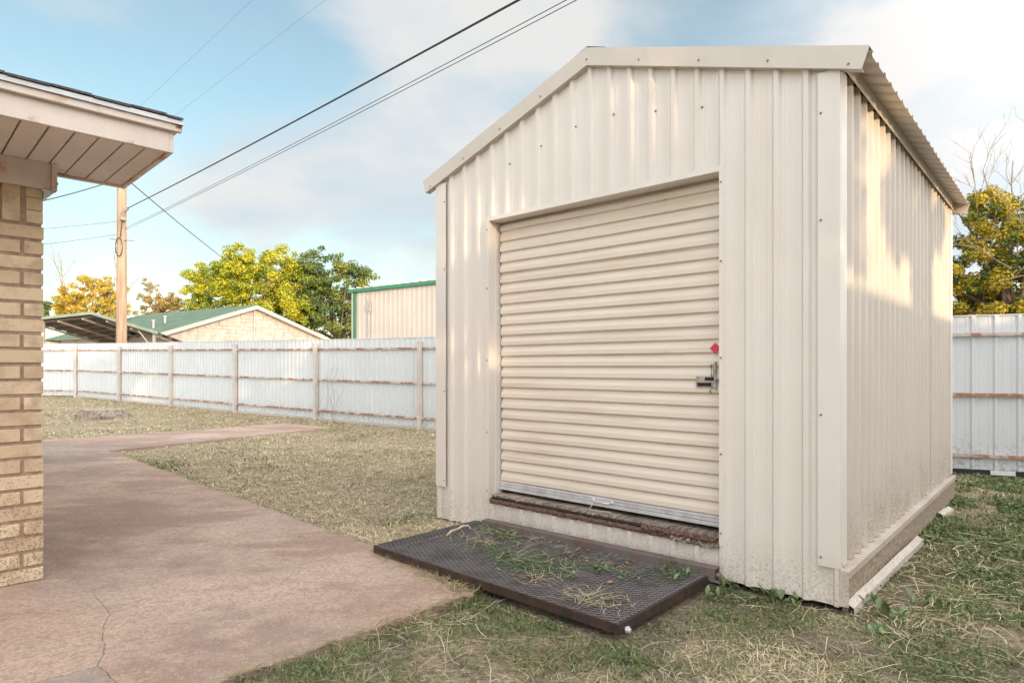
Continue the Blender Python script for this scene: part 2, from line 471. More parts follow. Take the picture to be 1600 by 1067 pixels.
def concrete_mat(name, a, b, grey=.0):
    t = NT(name)
    big = t.noise(.75, 6, .62); med = t.noise(3.2, 7, .68, stretch=(1, 1.4, 1)); grain = t.noise(48, 9, .9); g2 = t.noise(16, 8, .8)
    col = t.mix(t.ramp(big, .35, .66), a, b)
    col = t.mix(t.math('MULTIPLY', t.ramp(med, .48, .68), .36), col, tuple(v * .66 for v in a))
    col = t.mix(t.math('MULTIPLY', t.ramp(g2, .46, .66), .36), col, tuple(v * .60 for v in a))
    st = t.math('MULTIPLY', t.ramp(t.noise(.55, 4, .6, loc=(2.3, 7.7, 0)), .47, .62), t.ramp(t.noise(6, 9, .8), .36, .60))
    col = t.mix(t.math('MULTIPLY', st, .75), col, (.33, .26, .22))
    # old grey damp stain by the path junction
    mp = t.n.new('ShaderNodeVectorMath'); mp.operation = 'DISTANCE'; t.l.new(t.pos, mp.inputs[0]); mp.inputs[1].default_value = (-6.6, 8.9, .03)
    zone = t.math('ADD', t.ramp(mp.outputs['Value'], .4, 2.6, 1, 0), t.math('MULTIPLY', t.math('SUBTRACT', t.noise(1.6, 5, .65, stretch=(.6, 1.6, 1)), .5), 1.6))
    sm = t.math('MULTIPLY', t.ramp(zone, .35, .75), t.ramp(t.noise(9, 8, .8), .3, .6))
    col = t.mix(t.math('MULTIPLY', sm, .72), col, (.20, .185, .18))
    pl = t.math('MULTIPLY', t.ramp(t.noise(1.4, 6, .7, loc=(9, 1, 0), stretch=(.6, 1.5, 1)), .52, .66), .55)
    col = t.mix(pl, col, (.70, .57, .47))
    col = t.mix(t.math('MULTIPLY', t.ramp(t.noise(.9, 6, .7, loc=(4, 4, 1), stretch=(.7, 1.5, 1)), .48, .58), .7), col, (.42, .265, .20))
    col = t.mix(t.ramp(grain, .40, .56, .85, 0), col, tuple(v * .50 for v in a))
    ag = t.voro(42)
    col = t.mix(t.math('MULTIPLY', t.ramp(ag, .10, .20, 1, 0), .75), col, (.80, .71, .62))
    if grey: col = t.mix(grey, col, (.42, .38, .35))
    return t.fin(col, .88, bump=t.math('ADD', grain, t.math('MULTIPLY', g2, 1.5)), bs=.8, bd=.012)
M['concrete'] = concrete_mat('pink_concrete', (.64, .455, .35), (.76, .58, .46))
M['concrete2'] = concrete_mat('grey_pink_concrete', (.50, .38, .31), (.58, .47, .39), .3)
M['stump'] = bark_mat('stump_wood', (.28, .22, .17), (.56, .49, .40))
M['blacktarp'] = simple('black_board', (.02, .02, .022), .6, .2, 8)
M['whiteboard'] = simple('white_board', (.72, .73, .74), .5, .05, 8)

# ------------------------------------------------------------------ numpy value noise (for scattering)
_tab = rng.random((256, 256))
def vnoise(x, y, sc_=1.0, ox=0.0, oy=0.0):
    x = np.asarray(x) * sc_ + ox + 1000; y = np.asarray(y) * sc_ + oy + 1000
    xi = np.floor(x).astype(int); yi = np.floor(y).astype(int); fx = x - xi; fy = y - yi
    fx = fx * fx * (3 - 2 * fx); fy = fy * fy * (3 - 2 * fy)
    a = _tab[xi % 256, yi % 256]; b = _tab[(xi + 1) % 256, yi % 256]; c = _tab[xi % 256, (yi + 1) % 256]; d = _tab[(xi + 1) % 256, (yi + 1) % 256]
    return (a * (1 - fx) + b * fx) * (1 - fy) + (c * (1 - fx) + d * fx) * fy
def fbm(x, y, sc_, ox=0, oy=0, o=4):
    s = 0; amp = 1; t = 0
    for k in range(o):
        s = s + vnoise(x, y, sc_ * 2 ** k, ox + 17 * k, oy + 9 * k) * amp; t += amp; amp *= .55
    return s / t

def rise(y):
    y = np.asarray(y, float)
    return np.interp(y, [12.6, 13.6, 23, 26], [0, .01, .25, .29])
def U(px, py, dz=0.0):
    """ground point (plus dz) seen at a photo pixel"""
    z = dz
    for _ in range(30):
        Y = F * (EYE - z) / (py - HY)
        z = float(rise(Y)) + dz
    return Vector(((px - CX) / F * Y, Y, z))
def P(px, py, Y):
    return Vector(((px - CX) / F * Y, Y, EYE + (HY - py) / F * Y))

# ------------------------------------------------------------------ frames of the shed and the house
SH_O = Vector((1.67, 3.20, 0)); SH_RZ = math.atan2(-.667, .745)
SX = Vector((.745, -.667, 0)).normalized(); SY = Vector((.667, .745, 0)).normalized()
SW, SL = 3.06, 3.85
def sh(x, y, z=0): return SH_O + SX * x + SY * y + Vector((0, 0, z))
def to_sh(x, y):
    dx = np.asarray(x) - SH_O.x; dy = np.asarray(y) - SH_O.y
    return dx * SX.x + dy * SX.y, dx * SY.x + dy * SY.y
HO = Vector((-2.684, 3.604, .03)); HXd = Vector((.705, .709, 0)).normalized(); H_RZ = math.atan2(.709, .705)
HYd = Vector((-HXd.y, HXd.x, 0))

# ------------------------------------------------------------------ ground
def axis(segs):
    out = []
    for a, b, st in segs: out += list(np.arange(a, b, st))
    return np.array(out + [segs[-1][1]])
gx = axis([(-1500, -300, 400), (-300, -60, 60), (-60, -20, 8), (-20, -7, .5), (-7, 6, .09), (6, 16, .5), (16, 60, 8), (60, 300, 60), (300, 1500, 400)])
gy = axis([(-300, -60, 60), (-60, -10, 8), (-10, 1.4, .8), (1.4, 8, .09), (8, 26, .3), (26, 60, 6), (60, 300, 60), (300, 2500, 500)])
GX, GY = np.meshgrid(gx, gy)
def gheight(x, y):
    z = rise(y)
    near = np.clip(1 - np.maximum(np.abs(x) - 10, 0) / 20, 0, 1)
    b = (fbm(x, y, .8, 3, 5) - .5) * .05 + (fbm(x, y, 5.0, 1, 2) - .5) * .026
    lx, ly = to_sh(x, y)
    d = np.maximum(np.maximum(-SW - lx, lx), np.maximum(-ly, ly - SL))
    under = np.clip(d / .4, 0, 1)
    return z + b * near * under - .012 * near
GZ = gheight(GX, GY)
ny, nx = GX.shape
gv = np.stack([GX.ravel(), GY.ravel(), GZ.ravel()], 1)
idx = np.arange(nx * ny).reshape(ny, nx)
gf = np.stack([idx[:-1, :-1], idx[:-1, 1:], idx[1:, 1:], idx[1:, :-1]], -1).reshape(-1, 4)
def np_mesh(name, v, f, mat, tint=None, smooth=False):
    me = bpy.data.meshes.new(name)
    k = f.shape[1]
    me.vertices.add(len(v)); me.vertices.foreach_set('co', v.astype(np.float32).ravel())
    me.loops.add(f.size); me.loops.foreach_set('vertex_index', f.astype(np.int32).ravel())
    me.polygons.add(len(f)); me.polygons.foreach_set('loop_start', np.arange(0, f.size, k, dtype=np.int32))
    me.polygons.foreach_set('loop_total', np.full(len(f), k, np.int32))
    if smooth: me.polygons.foreach_set('use_smooth', np.ones(len(f), bool))
    me.materials.append(mat)
    if tint is not None:
        at = me.attributes.new('tint', 'FLOAT_COLOR', 'FACE')
        c = np.concatenate([tint, np.ones((len(tint), 1))], 1).astype(np.float32)
        at.data.foreach_set('color', c.ravel())
    me.update(calc_edges=True)
    return me
go = mesh_obj('ground', np_mesh('ground', gv, gf, M['ground'], smooth=True))
tag(go, kind='structure')

# ------------------------------------------------------------------ concrete
SLAB_T = .03
A_ = U(170, 704, SLAB_T); B_ = U(594, 857, SLAB_T); C_ = U(740, 926, SLAB_T); Dd = U(340, 1067, SLAB_T)
D_ = C_ + (Dd - C_) * 2.3
G1 = U(68, 687, SLAB_T); H1 = U(445, 661, SLAB_T); I1 = U(515, 667.5, SLAB_T)
G0 = G1 + (G1 - H1) * .35
def poly_edge(pts, step=.12, amp=.008, seed=0):
    rr = random.Random(seed); out = []
    for i in range(len(pts) - 1):
        a, b = Vector(pts[i]).to_2d(), Vector(pts[i + 1]).to_2d(); L = (b - a).length; n = max(1, int(L / step))
        nrm = Vector((-(b - a).y, (b - a).x)).normalized()
        for k in range(n):
            p = a.lerp(b, k / n)
            if k: p = p + nrm * rr.uniform(-amp, amp)
            out.append(p)
    return out
cr0 = U(70, 908, SLAB_T); cr1 = U(166, 931, SLAB_T)
cr = poly_edge([cr0, cr1], .1, .006, 3) + [U(172, 958, SLAB_T).to_2d(), U(163, 975, SLAB_T).to_2d(), U(160, 995, SLAB_T).to_2d(), U(164, 1012, SLAB_T).to_2d(), U(157, 1028, SLAB_T).to_2d()]
jn = U(153, 1040, SLAB_T).to_2d()
def rough(pl, seed, amp=.006, step=.018):
    rr = random.Random(seed); out = []
    for a, b in zip(pl[:-1], pl[1:]):
        n = max(1, int((b - a).length / step))
        for k in range(n): out.append(a.lerp(b, k / n) + (Vector((rr.uniform(-amp, amp), rr.uniform(-amp, amp))) if k else Vector((0, 0))))
    return out + [pl[-1]]
cr = rough(cr + [jn], 5)[:-1]
jl = U(0, 1080, SLAB_T).to_2d(); jl2 = jn + (jl - jn) * 4
cd = [U(165, 1048, SLAB_T).to_2d(), U(172, 1058, SLAB_T).to_2d(), U(190, 1070, SLAB_T).to_2d()]
cd_end = jn + (cd[-1] - jn) * 12
cd = rough([jn] + cd, 6)[1:]
farl = Vector((-8.5, 2.0))
main = poly_edge([B_, C_, D_], .1, .007, 1) + [D_.to_2d(), cd_end] + list(reversed(cd)) + [jn] + list(reversed(cr)) + [cr0.to_2d() + Vector((-.5, .05)), farl, G0.to_2d()] \
    + poly_edge([G1, H1, I1, A_, B_], .15, .012, 2)
left_p = list(cr) + [jn, jl2, Vector((-6.5, .2)), farl + Vector((.02, 0)), cr0.to_2d() + Vector((-.5, .045))]
bot = [jn] + cd + [cd_end, jl2 + Vector((.02, -.02))]
def slab(poly, name, mat, parent, seams):
    seams = [Vector(s) for s in seams]
    c = Vector((sum(p.x for p in poly), sum(p.y for p in poly))) / len(poly)
    bm = bmesh.new(); out = []
    n = len(poly)
    area = sum(poly[i].x * poly[(i + 1) % n].y - poly[(i + 1) % n].x * poly[i].y for i in range(n))
    pl = list(poly) if area > 0 else list(reversed(poly))
    q = []
    for i, p in enumerate(pl):
        if any((p - s).length < 1e-5 for s in seams):
            e = (pl[(i + 1) % n] - pl[i - 1]).normalized(); q.append(p + Vector((-e.y, e.x)) * .0016)
        else: q.append(p)
    vs = [bm.verts.new((p.x, p.y, SLAB_T + float(rise(p.y)))) for p in q]
    f = bm.faces.new(vs)
    ret = bmesh.ops.extrude_face_region(bm, geom=[f])
    for g in ret['geom']:
        if isinstance(g, bmesh.types.BMVert): g.co.z -= .12
    bmesh.ops.recalc_face_normals(bm, faces=bm.faces)
    tops = [f for f in bm.faces if abs(f.normal.z) > .5]
    bmesh.ops.triangulate(bm, faces=tops)
    me = bpy.data.meshes.new(name); bm.to_mesh(me); bm.free(); me.materials.append(mat)
    o = mesh_obj(name, me, parent)
    md = o.modifiers.new('bevel', 'BEVEL'); md.width = .004; md.segments = 2; md.limit_method = 'ANGLE'; md.angle_limit = R(50)
    return o
path = bpy.data.objects.new('concrete_path', None); link(path); tag(path, kind='structure')
seams = cr + [jn] + cd + [cd_end]
slab(main, 'slab', M['concrete'], path, seams)
slab(left_p, 'slab', M['concrete'], path, seams)
slab(bot, 'slab', M['concrete2'], path, seams)

# ------------------------------------------------------------------ ribbed sheets
def rib_profile(u0, u1, pitch, phase, h, top=.024, side=.013, minor=.0010):
    """list of (u, offset) break points; ribs centred at phase + k*pitch"""
    pts = [(u0, None), (u1, None)]
    k0 = int(math.floor((u0 - phase) / pitch)) - 1; k1 = int(math.ceil((u1 - phase) / pitch)) + 1
    ctrl = []
    for k in range(k0, k1 + 1):
        c = phase + k * pitch
        ctrl += [(c - top / 2 - side, 0), (c - top / 2, h), (c + top / 2, h), (c + top / 2 + side, 0)]
        if minor:
            m = c + pitch / 2
            for s_ in (-.2, .2):
                q = m + s_ * pitch
                ctrl += [(q - .008, 0), (q - .004, minor), (q + .004, minor), (q + .008, 0)]
    ctrl.sort()
    xs = [c[0] for c in ctrl]; ys = [c[1] for c in ctrl]
    out = [(u0, float(np.interp(u0, xs, ys)))] + [c for c in ctrl if u0 < c[0] < u1] + [(u1, float(np.interp(u1, xs, ys)))]
    return out
def ribbed(mb, prof, fpos, mi=0, rows=2):
    """prof: (u, off); fpos(u, off, t) -> point, t in 0..1"""
    n = len(prof); vs = []
    for r in range(rows):
        for (u, o) in prof: vs.append(fpos(u, o, r / (rows - 1)))
    fs = [(r * n + i, r * n + i + 1, (r + 1) * n + i + 1, (r + 1) * n + i) for r in range(rows - 1) for i in range(n - 1)]
    mb.add(vs, fs, mi)
    return mb

# ------------------------------------------------------------------ SHED
shed = thing('storage_shed', 'cream ribbed metal shed with a gabled roof and roll-up door beside the concrete path', 'shed', tuple(SH_O), SH_RZ)
EAVE, SLOPE = 2.747, .333
OPL, OPR, OPT, OPB = -2.453, -.626, 2.365, .205
def ztop(x): return EAVE + SLOPE * (SW / 2 - abs(x + SW / 2)) + .03
PITCH, PH_F = .152, -.160
def front_panel(x0, x1, z0, zt, yo=0.0):
    pr = rib_profile(x0, x1, PITCH, PH_F, .021)
    xp = -SW / 2
    if x0 < xp < x1 and not any(abs(p[0] - xp) < 1e-4 for p in pr):
        xs = [p[0] for p in pr]; ys = [p[1] for p in pr]
        pr.append((xp, float(np.interp(xp, xs, ys)))); pr.sort()
    mb = MB()
    ribbed(mb, pr, lambda u, o, t: (u, yo - o, z0 + (((ztop(u) if zt is None else zt)) - z0) * t))
    return mb.build('wall_panel', M['cream'], shed)
front_panel(-SW, OPL, .0, None)
front_panel(OPL, OPR - .03, OPT, None, -.0015)
front_panel(OPR - .03, 0, .03, None, -.003) if False else front_panel(OPR, 0, .03, None, -.003)
front_panel(OPL, OPR, .0, OPB, -.0015)
front_panel(OPR - .03, OPR, OPT, None, -.0045)
# side panels (right side visible), back and left
side_breaks = [0, .89, 1.78, 2.67, SL]
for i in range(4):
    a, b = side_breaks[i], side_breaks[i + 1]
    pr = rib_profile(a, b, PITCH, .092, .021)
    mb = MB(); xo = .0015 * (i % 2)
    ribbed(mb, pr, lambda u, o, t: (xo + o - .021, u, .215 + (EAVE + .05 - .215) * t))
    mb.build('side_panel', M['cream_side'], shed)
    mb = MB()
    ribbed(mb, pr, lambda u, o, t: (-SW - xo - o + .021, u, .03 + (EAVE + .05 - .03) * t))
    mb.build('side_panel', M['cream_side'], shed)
mb = MB(); pr = rib_profile(-SW, 0, PITCH, PH_F, .021); pr.append((-SW / 2, 0)); pr.sort()
ribbed(mb, pr, lambda u, o, t: (u, SL + o, .03 + (ztop(u) - .03) * t))
mb.build('back_panel', M['cream'], shed)
# inner dark lining so that no light leaks through (floor + stud boards)
mb = MB(); mb.box(-SW + .05, -.05, .16, SL - .05, .20, .26); mb.build('floor_deck', M['plank'], shed)
# corner trims (L)
def corner(x, sx, y, sy, z0, z1, wf=.10, ws=.10, name='corner_trim'):
    mb = MB(); t = .003; o = .0245; ox = .003
    xa, xb = sorted((x - sx * wf, x + sx * (ox + t)))
    mb.box(xa, xb, *sorted((y + sy * o, y + sy * (o + t))), z0, z1)
    mb.box(*sorted((x + sx * ox, x + sx * (ox + t))), *sorted((y + sy * (o - .0005), y - sy * ws)), z0, z1)
    return mb.build(name, M['cream_trim'], shed)
corner(0, 1, 0, -1, .225, EAVE + .01)
corner(-SW, -1, 0, -1, .27, EAVE + .01, wf=.115)
corner(0, 1, SL, 1, .225, EAVE + .01)
corner(-SW, -1, SL, 1, .27, EAVE + .01)
# lower corner piece of the front under the trim (bent sheet)
mb = MB(); mb.box(-.045, .006, -.0075, -.0045, .03, .25); mb.box(.003, .006, -.0045, .03, .03, .25); mb.build('corner_sheet', M['cream'], shed)
mb = MB(); mb.box(-SW - .006, -SW + .06, -.0075, -.0045, .0, .3); mb.build('corner_sheet', M['cream'], shed)
# door frame: flanges and reveals
RV = .125
mb = MB(); mb.box(OPR, OPR + .022, -.031, -.025, OPB + .02, OPT + .035); mb.box(OPR, OPR + .003, -.025, RV, OPB + .02, OPT)
mb.build('door_jamb', M['cream_trim'], shed)
mb = MB(); mb.box(OPL - .028, OPL, -.031, -.0255, .235, OPT - .001); mb.box(OPL - .003, OPL, -.0255, RV, .235, OPT - .001)
mb.box(OPL, OPL + .006, .045, .049, .28, OPT - .001)
mb.build('door_jamb', M['cream_trim'], shed)
mb = MB(); mb.box(OPL - .03, OPR, -.0275, -.0250, OPT, OPT + .032); mb.box(OPL - .03, OPR, -.0250, RV, OPT, OPT + .003)
mb.box(OPL, OPR, RV - .004, RV, OPT - .055, OPT)
mb.build('door_header', M['cream_trim'], shed)
# roll-up curtain : sheets joined at visible seams
DP = .0805
DZ0, DZ1 = .36, 2.345
def door_off(z):
    u = ((z - DZ0) / DP) % 1.0
    return float(np.interp(u, [0, .05, .10, .14, .48, .58, .80, .88, 1.0], [-.003, -.001, .013, .0155, .0145, .0115, .002, -.001, -.003]))
seam = [DZ0, DZ0 + DP * 6.93, DZ0 + DP * 13.93, DZ0 + DP * 19.93, DZ1]
dx0, dx1 = OPL + .01, OPR - .004
for i in range(4):
    zs = [seam[i]]
    k = math.floor((seam[i] - DZ0) / DP)
    while True:
        done = False
        for q in (0, .05, .10, .14, .30, .48, .58, .70, .80, .88):
            z = DZ0 + DP * (k + q)
            if z >= seam[i + 1] - 1e-4: done = True; break
            if z > seam[i] + 1e-4: zs.append(z)
        if done: break
        k += 1
    zs.append(seam[i + 1])
    mb = MB(); vs = []; ncol = 13
    yb = RV - .018 - .0022 * i
    for z in zs:
        for c in range(ncol):
            x = dx0 + (dx1 - dx0) * c / (ncol - 1)
            wob = .004 * math.sin(x * 2.3 + z * 1.7) + .003 * math.sin(x * 5.1 - z * 4)
            vs.append((x, yb - door_off(z) + wob + .004, z + (.0008 * math.sin(x * 3 + i))))
    fs = [(r * ncol + c, r * ncol + c + 1, (r + 1) * ncol + c + 1, (r + 1) * ncol + c) for r in range(len(zs) - 1) for c in range(ncol - 1)]
    mb.add(vs, fs)
    mb.build('door_curtain', M['door'], shed, smooth=False)
# bottom bar of the curtain
mb = MB(); mb.box(dx0, dx1, RV - .030, RV - .012, .325, .362); mb.box(dx0, dx1, RV - .034, RV - .026, .347, .359)
mb.box(dx0, dx1, RV - .040, RV - .012, .300, .322); bbar = mb.build('bottom_bar', M['alu'], shed, bevel=.002)
# pull handle on the bar
hx = -1.50
mb = MB(); mb.tube([(hx - .07, RV - .036, .336), (hx - .06, RV - .058, .332), (hx + .06, RV - .058, .332), (hx + .07, RV - .036, .336)], .006, 8)
mb.tube([(hx - .075, RV - .030, .337), (hx - .075, RV - .037, .337)], .013, 10); mb.tube([(hx + .075, RV - .030, .337), (hx + .075, RV - .037, .337)], .013, 10)
mb.build('pull_handle', M['alu'], bbar, smooth=True)
# string hanging off the handle
mb = MB(); mb.tube([(hx - .05, RV - .055, .325), (hx - .07, RV - .08, .29), (hx - .06, RV - .105, .284), (hx, RV - .10, .284), (hx + .06, RV - .085, .285), (hx + .10, RV - .08, .284)], .003, 5)
o = mb.build('pull_cord', simple('cord_white', (.6, .55, .48), .8), shed, smooth=True)
# slide latch
lz = 1.157
latch = MB()
lx1 = -.698; lx0 = lx1 - .125; ly = RV - .035
latch.box(lx0, lx1, ly - .004, ly, lz - .035, lz + .035)
lp = latch.build('latch_plate', M['steel'], shed, bevel=.002)
mb = MB(); mb.box(lx0 + .012, lx1 - .03, ly - .012, ly - .0045, lz - .026, lz - .006); mb.build('latch_slot', M['dark'], lp)
mb = MB(); mb.box(lx0 + .06, lx1 - .004, ly - .010, ly - .0045, lz + .008, lz + .028); mb.build('latch_slot', M['dark'], lp)
mb = MB(); mb.box(lx0 + .006, lx1 + .004, ly - .020, ly - .013, lz - .004, lz + .008); mb.build('latch_bolt', M['steel'], lp)
mb = MB(); mb.tube([(lx1 - .02, ly - .014, lz + .03), (lx1 - .022, ly - .016, lz + .105), (lx1 - .006, ly - .016, lz + .11), (lx1 - .003, ly - .014, lz + .02)], .004, 6)
mb.build('latch_hasp', M['steel'], lp, smooth=True)
mb = MB(); mb.tube([(lx1 - .028, ly - .018, lz - .03), (lx1 - .028, ly - .016, lz - .065)], .004, 6); mb.build('latch_pin', M['steel'], lp, smooth=True)
mb = MB(); mb.box(lx1 - .002, lx1 + .006, ly - .02, ly + .002, lz - .045, lz + .12); mb.build('latch_keeper', M['steel'], lp)
# red tag: rotated square disc
mb = MB(); cxr, czr = -.703, 1.358
mb.prism([(0.034 * math.cos(t) , 0.034 * math.sin(t)) for t in (0, math.pi / 2, math.pi, 3 * math.pi / 2)], -.006, 0)
o = mb.build('red_tag', M['red'], shed, bevel=.003); o.rotation_euler = (R(90), 0, 0); o.location = (cxr, RV - .036, czr)
# rotten sill: planks running inwards
zz = random.Random(3)
x = OPL
while x < OPR - .02:
    wd = min(zz.uniform(.085, .14), OPR - x)
    y0 = zz.uniform(-.012, .012); zt = .272 + zz.uniform(-.004, .004)
    if x > OPR - .36: y0 += zz.uniform(.01, .05)
    mb = MB()
    # jagged front edge
    n = 7; fr = [(wd * k / (n - 1) - wd / 2 + .001, y0 + zz.uniform(-.008, .012)) for k in range(n)]
    fr[0] = (-wd / 2 + .0015, fr[0][1]); fr[-1] = (wd / 2 - .0015, fr[-1][1])
    mb.prism(fr + [(wd / 2 - .0015, .165), (-wd / 2 + .0015, .165)], zt - .022, zt)
    mb.build('plank', M['plank'], shed, loc=(x + wd / 2, 0, 0))
    x += wd
def ragged(x0, x1, y0, y1, z0, z1, n, amp, mat, name, seed, parent, taper=0):
    rr = random.Random(seed); mb = MB(); vs = []
    for i in range(n + 1):
        x = x0 + (x1 - x0) * i / n; k = (1 - taper * (i / n))
        ja = [rr.uniform(-amp, amp) for _ in range(5)]
        zt = z0 + (z1 - z0) * k
        vs += [(x, y0 + ja[0], z0 + ja[1] * .6), (x, y1, z0), (x, y1, zt), (x, y0 + ja[2] + .004, zt + ja[3] * .6), (x, y0 - .004 + ja[4], (z0 + zt) / 2)]
    fs = []
    for i in range(n):
        for k in range(5):
            k2 = (k + 1) % 5
            fs.append((i * 5 + k, (i + 1) * 5 + k, (i + 1) * 5 + k2, i * 5 + k2))
    fs += [(0, 1, 2, 3, 4), tuple(n * 5 + k for k in (4, 3, 2, 1, 0))]
    mb.add(vs, fs)
    return mb.build(name, mat, parent)
ragged(OPL, OPR - .001, -.022, .10, OPB + .004, .244, 110, .0045, M['redwood'], 'sill_beam', 5, shed)
ragged(OPR - .50, OPR - .02, -.034, -.005, OPB + .03, .262, 34, .009, M['redwood'], 'rot_splinter', 8, shed)
ragged(OPR - .30, OPR - .005, -.030, .02, OPB + .0, .235, 30, .012, M['plank'], 'rot_splinter', 9, shed)
ragged(OPL + .02, OPR - .35, -.016, .0, .247, .262, 60, .004, M['dark'], 'sill_gap', 10, shed)
# roof
RO = .135          # eave overhang
def zroof(x):      # upper skin
    return EAVE + .094 + SLOPE * (SW / 2 - abs(x + SW / 2))
for sgn in (1, -1):
    for i in range(4):
        a = [-.035, .95, 1.9, 2.85][i]; b = [.95, 1.9, 2.85, SL + .035][i]
        pr = rib_profile(a, b, PITCH, .02, .017, top=.03, side=.014)
        def fp(u, o, t, sgn=sgn, i=i):
            d = t * (SW / 2 + RO); xx = -SW / 2 + sgn * d
            return (xx, u, EAVE + .094 + SLOPE * (SW / 2 - d) + o + .0015 * (i % 2))
        mb = MB(); ribbed(mb, pr, fp, rows=3); mb.build('roof_sheet', M['rake'], shed, solid=.0015)
# ridge cap
mb = MB()
for sgn in (1, -1):
    zc = EAVE + .094 + SLOPE * SW / 2
    mb.add([(-SW / 2, -.045, zc + .028), (-SW / 2, SL + .05, zc + .028), (-SW / 2 + sgn * .14, SL + .05, zc + .022 - .045), (-SW / 2 + sgn * .14, -.045, zc + .022 - .045)], [(0, 1, 2, 3)])
mb.build('ridge_cap', M['shingle'], shed, solid=.002)
# rake trims front and back
def rake(sgn, y, ysgn, name='rake_trim'):
    mb = MB(); xc = -SW / 2; Lh = SW / 2 + RO + .008
    zt0 = EAVE + .110 + SLOPE * SW / 2
    e = Vector((sgn * 1, 0, -SLOPE)).normalized()
    nn = Vector((sgn * SLOPE, 0, 1)).normalized()
    p0 = Vector((xc, 0, zt0)); p1 = p0 + e * (Lh / e.x * sgn if False else Lh / abs(e.x))
    hgt = .108
    q0 = Vector((xc, 0, zt0 - hgt / nn.z)); q1 = p1 - nn * hgt
    yo = y + ysgn * .052
    vs = []
    for yy in (yo, yo - ysgn * .003):
        vs += [(p0.x, yy, p0.z), (p1.x, yy, p1.z), (q1.x, yy, q1.z), (q0.x, yy, q0.z)]
    mb.add(vs, [(0, 1, 2, 3), (7, 6, 5, 4), (0, 4, 5, 1), (1, 5, 6, 2), (2, 6, 7, 3), (3, 7, 4, 0)])
    # top flange over the roof, and lower return to the wall
    vs = []
    for (yy) in (yo, yo - ysgn * .09):
        vs += [(p0.x, yy, p0.z + .003), (p1.x, yy, p1.z + .003), (p1.x, yy, p1.z), (p0.x, yy, p0.z)]
    mb.add(vs, [(0, 1, 2, 3), (7, 6, 5, 4), (0, 4, 5, 1), (1, 5, 6, 2), (2, 6, 7, 3), (3, 7, 4, 0)])
    vs = []
    for (yy) in (yo - ysgn * .003, y):
        vs += [(q0.x, yy, q0.z + .003), (q1.x, yy, q1.z + .003), (q1.x, yy, q1.z), (q0.x, yy, q0.z)]
    mb.add(vs, [(0, 1, 2, 3), (7, 6, 5, 4), (0, 4, 5, 1), (1, 5, 6, 2), (2, 6, 7, 3), (3, 7, 4, 0)])
    return mb.build(name, M['rake'], shed)
for s_ in (1, -1):
    rake(s_, 0, -1); rake(s_, SL, 1)
# eave strips
for xx, sg in ((0, 1), (-SW, -1)):
    mb = MB(); a, b = sorted((xx + sg * .018, xx + sg * .015))
    mb.box(a, b, .0, SL, 2.757, 2.846)
    a, b = sorted((xx + sg * .015, xx)); mb.box(a, b, .0, SL, 2.840, 2.844)
    mb.build('eave_strip', M['rake'], shed)
    mb = MB(); a, b = sorted((xx - sg * .025, xx - sg * .07)); mb.box(a, b, .01, SL - .01, 2.66, 2.82); mb.build('eave_purlin', M['dark'], shed)
# base of the right side: track, dirty skid, loose flashing
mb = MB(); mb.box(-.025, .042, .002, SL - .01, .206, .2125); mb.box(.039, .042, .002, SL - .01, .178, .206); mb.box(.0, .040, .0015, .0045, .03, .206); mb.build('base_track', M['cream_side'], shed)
t = NT('muddy_skid'); ncol = t.mix(t.ramp(t.noise(45, 8, .8), .42, .6), (.44, .36, .27), (.20, .145, .095)); M['skid'] = t.fin(ncol, .8)
mb = MB(); mb.box(.002, .028, .032, SL - .02, .0, .205); mb.build('skid_board', M['skid'], shed)
mb = MB()
for k in range(25):
    yc = .092 + PITCH * k
    if yc > SL - .05: break
    mb.add([(-.0180, yc + .012, .2128), (-.0180, yc + .085, .2128), (.002, yc + .02, .2128), (-.017, yc + .036, .238), (-.003, yc + .017, .226)], [(0, 1, 2), (0, 2, 4), (0, 4, 3), (1, 3, 4), (1, 4, 2)])
o = mb.build('rib_gap_shade', M['dark'], shed); o['kind'] = 'stuff'  # dark wedges stand in for shaded gaps where the panel lifts off the track
def flashing(y0, y1, x0, dz, tilt, seed):
    mb = MB(); n = 10; vs = []
    rr = random.Random(seed)
    for i in range(n + 1):
        y = y0 + (y1 - y0) * i / n; j = rr.uniform(-.003, .003)
        xo = x0 + tilt * (i / n)
        vs += [(xo, y, .056 + dz + j), (xo + .034, y, .034 + dz + j), (xo + .038, y, .0 + dz + j)]
    fs = []
    for i in range(n):
        for k in range(2): fs.append((i * 3 + k, (i + 1) * 3 + k, (i + 1) * 3 + k + 1, i * 3 + k + 1))
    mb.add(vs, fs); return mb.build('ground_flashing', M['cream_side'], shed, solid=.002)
flashing(.0, 1.72, .028, .002, .03, 1)
flashing(2.75, 3.1, .04, -.012, .03, 2)
# screws
scr = MB(); scr.tube([(0, 0, 0), (0, -.003, 0)], .0062, 8); scr.tube([(0, -.003, 0), (0, -.007, 0)], .004, 6)
scr_me = scr.mesh('screw', M['screw'])
first = True
def screw(x, y, z, rz=0): mesh_obj('screw', scr_me, shed, (x, y, z), (0, 0, rz))
for x in np.arange(-SW + .14, -.1, PITCH * 2):
    for z in (.10, 1.05, 1.95, 2.52):
        if OPL - .05 < x < OPR + .05 and .19 < z < OPT + .03: continue
        screw(x + .036, -.004, z + random.uniform(-.008, .008))
for x in np.arange(-2.6, -.5, PITCH * 2):
    zt = ztop(x)
    if zt > 2.95: screw(x + .036, -.004, 2.62 + .3 * (1 - abs(x + 1.53) / 1.5))
for z in (.27, 1.0, 2.0, 2.55):
    screw(-.085, -.0276, z); screw(-SW + .10, -.0276, z + .05)
for k in range(9):
    xx = -SW - .05 + (SW + .1) * k / 8
    screw(xx, -.052, ztop(max(-SW, min(0, xx))) + .004 - .03 * (xx > 0 or xx < -SW))
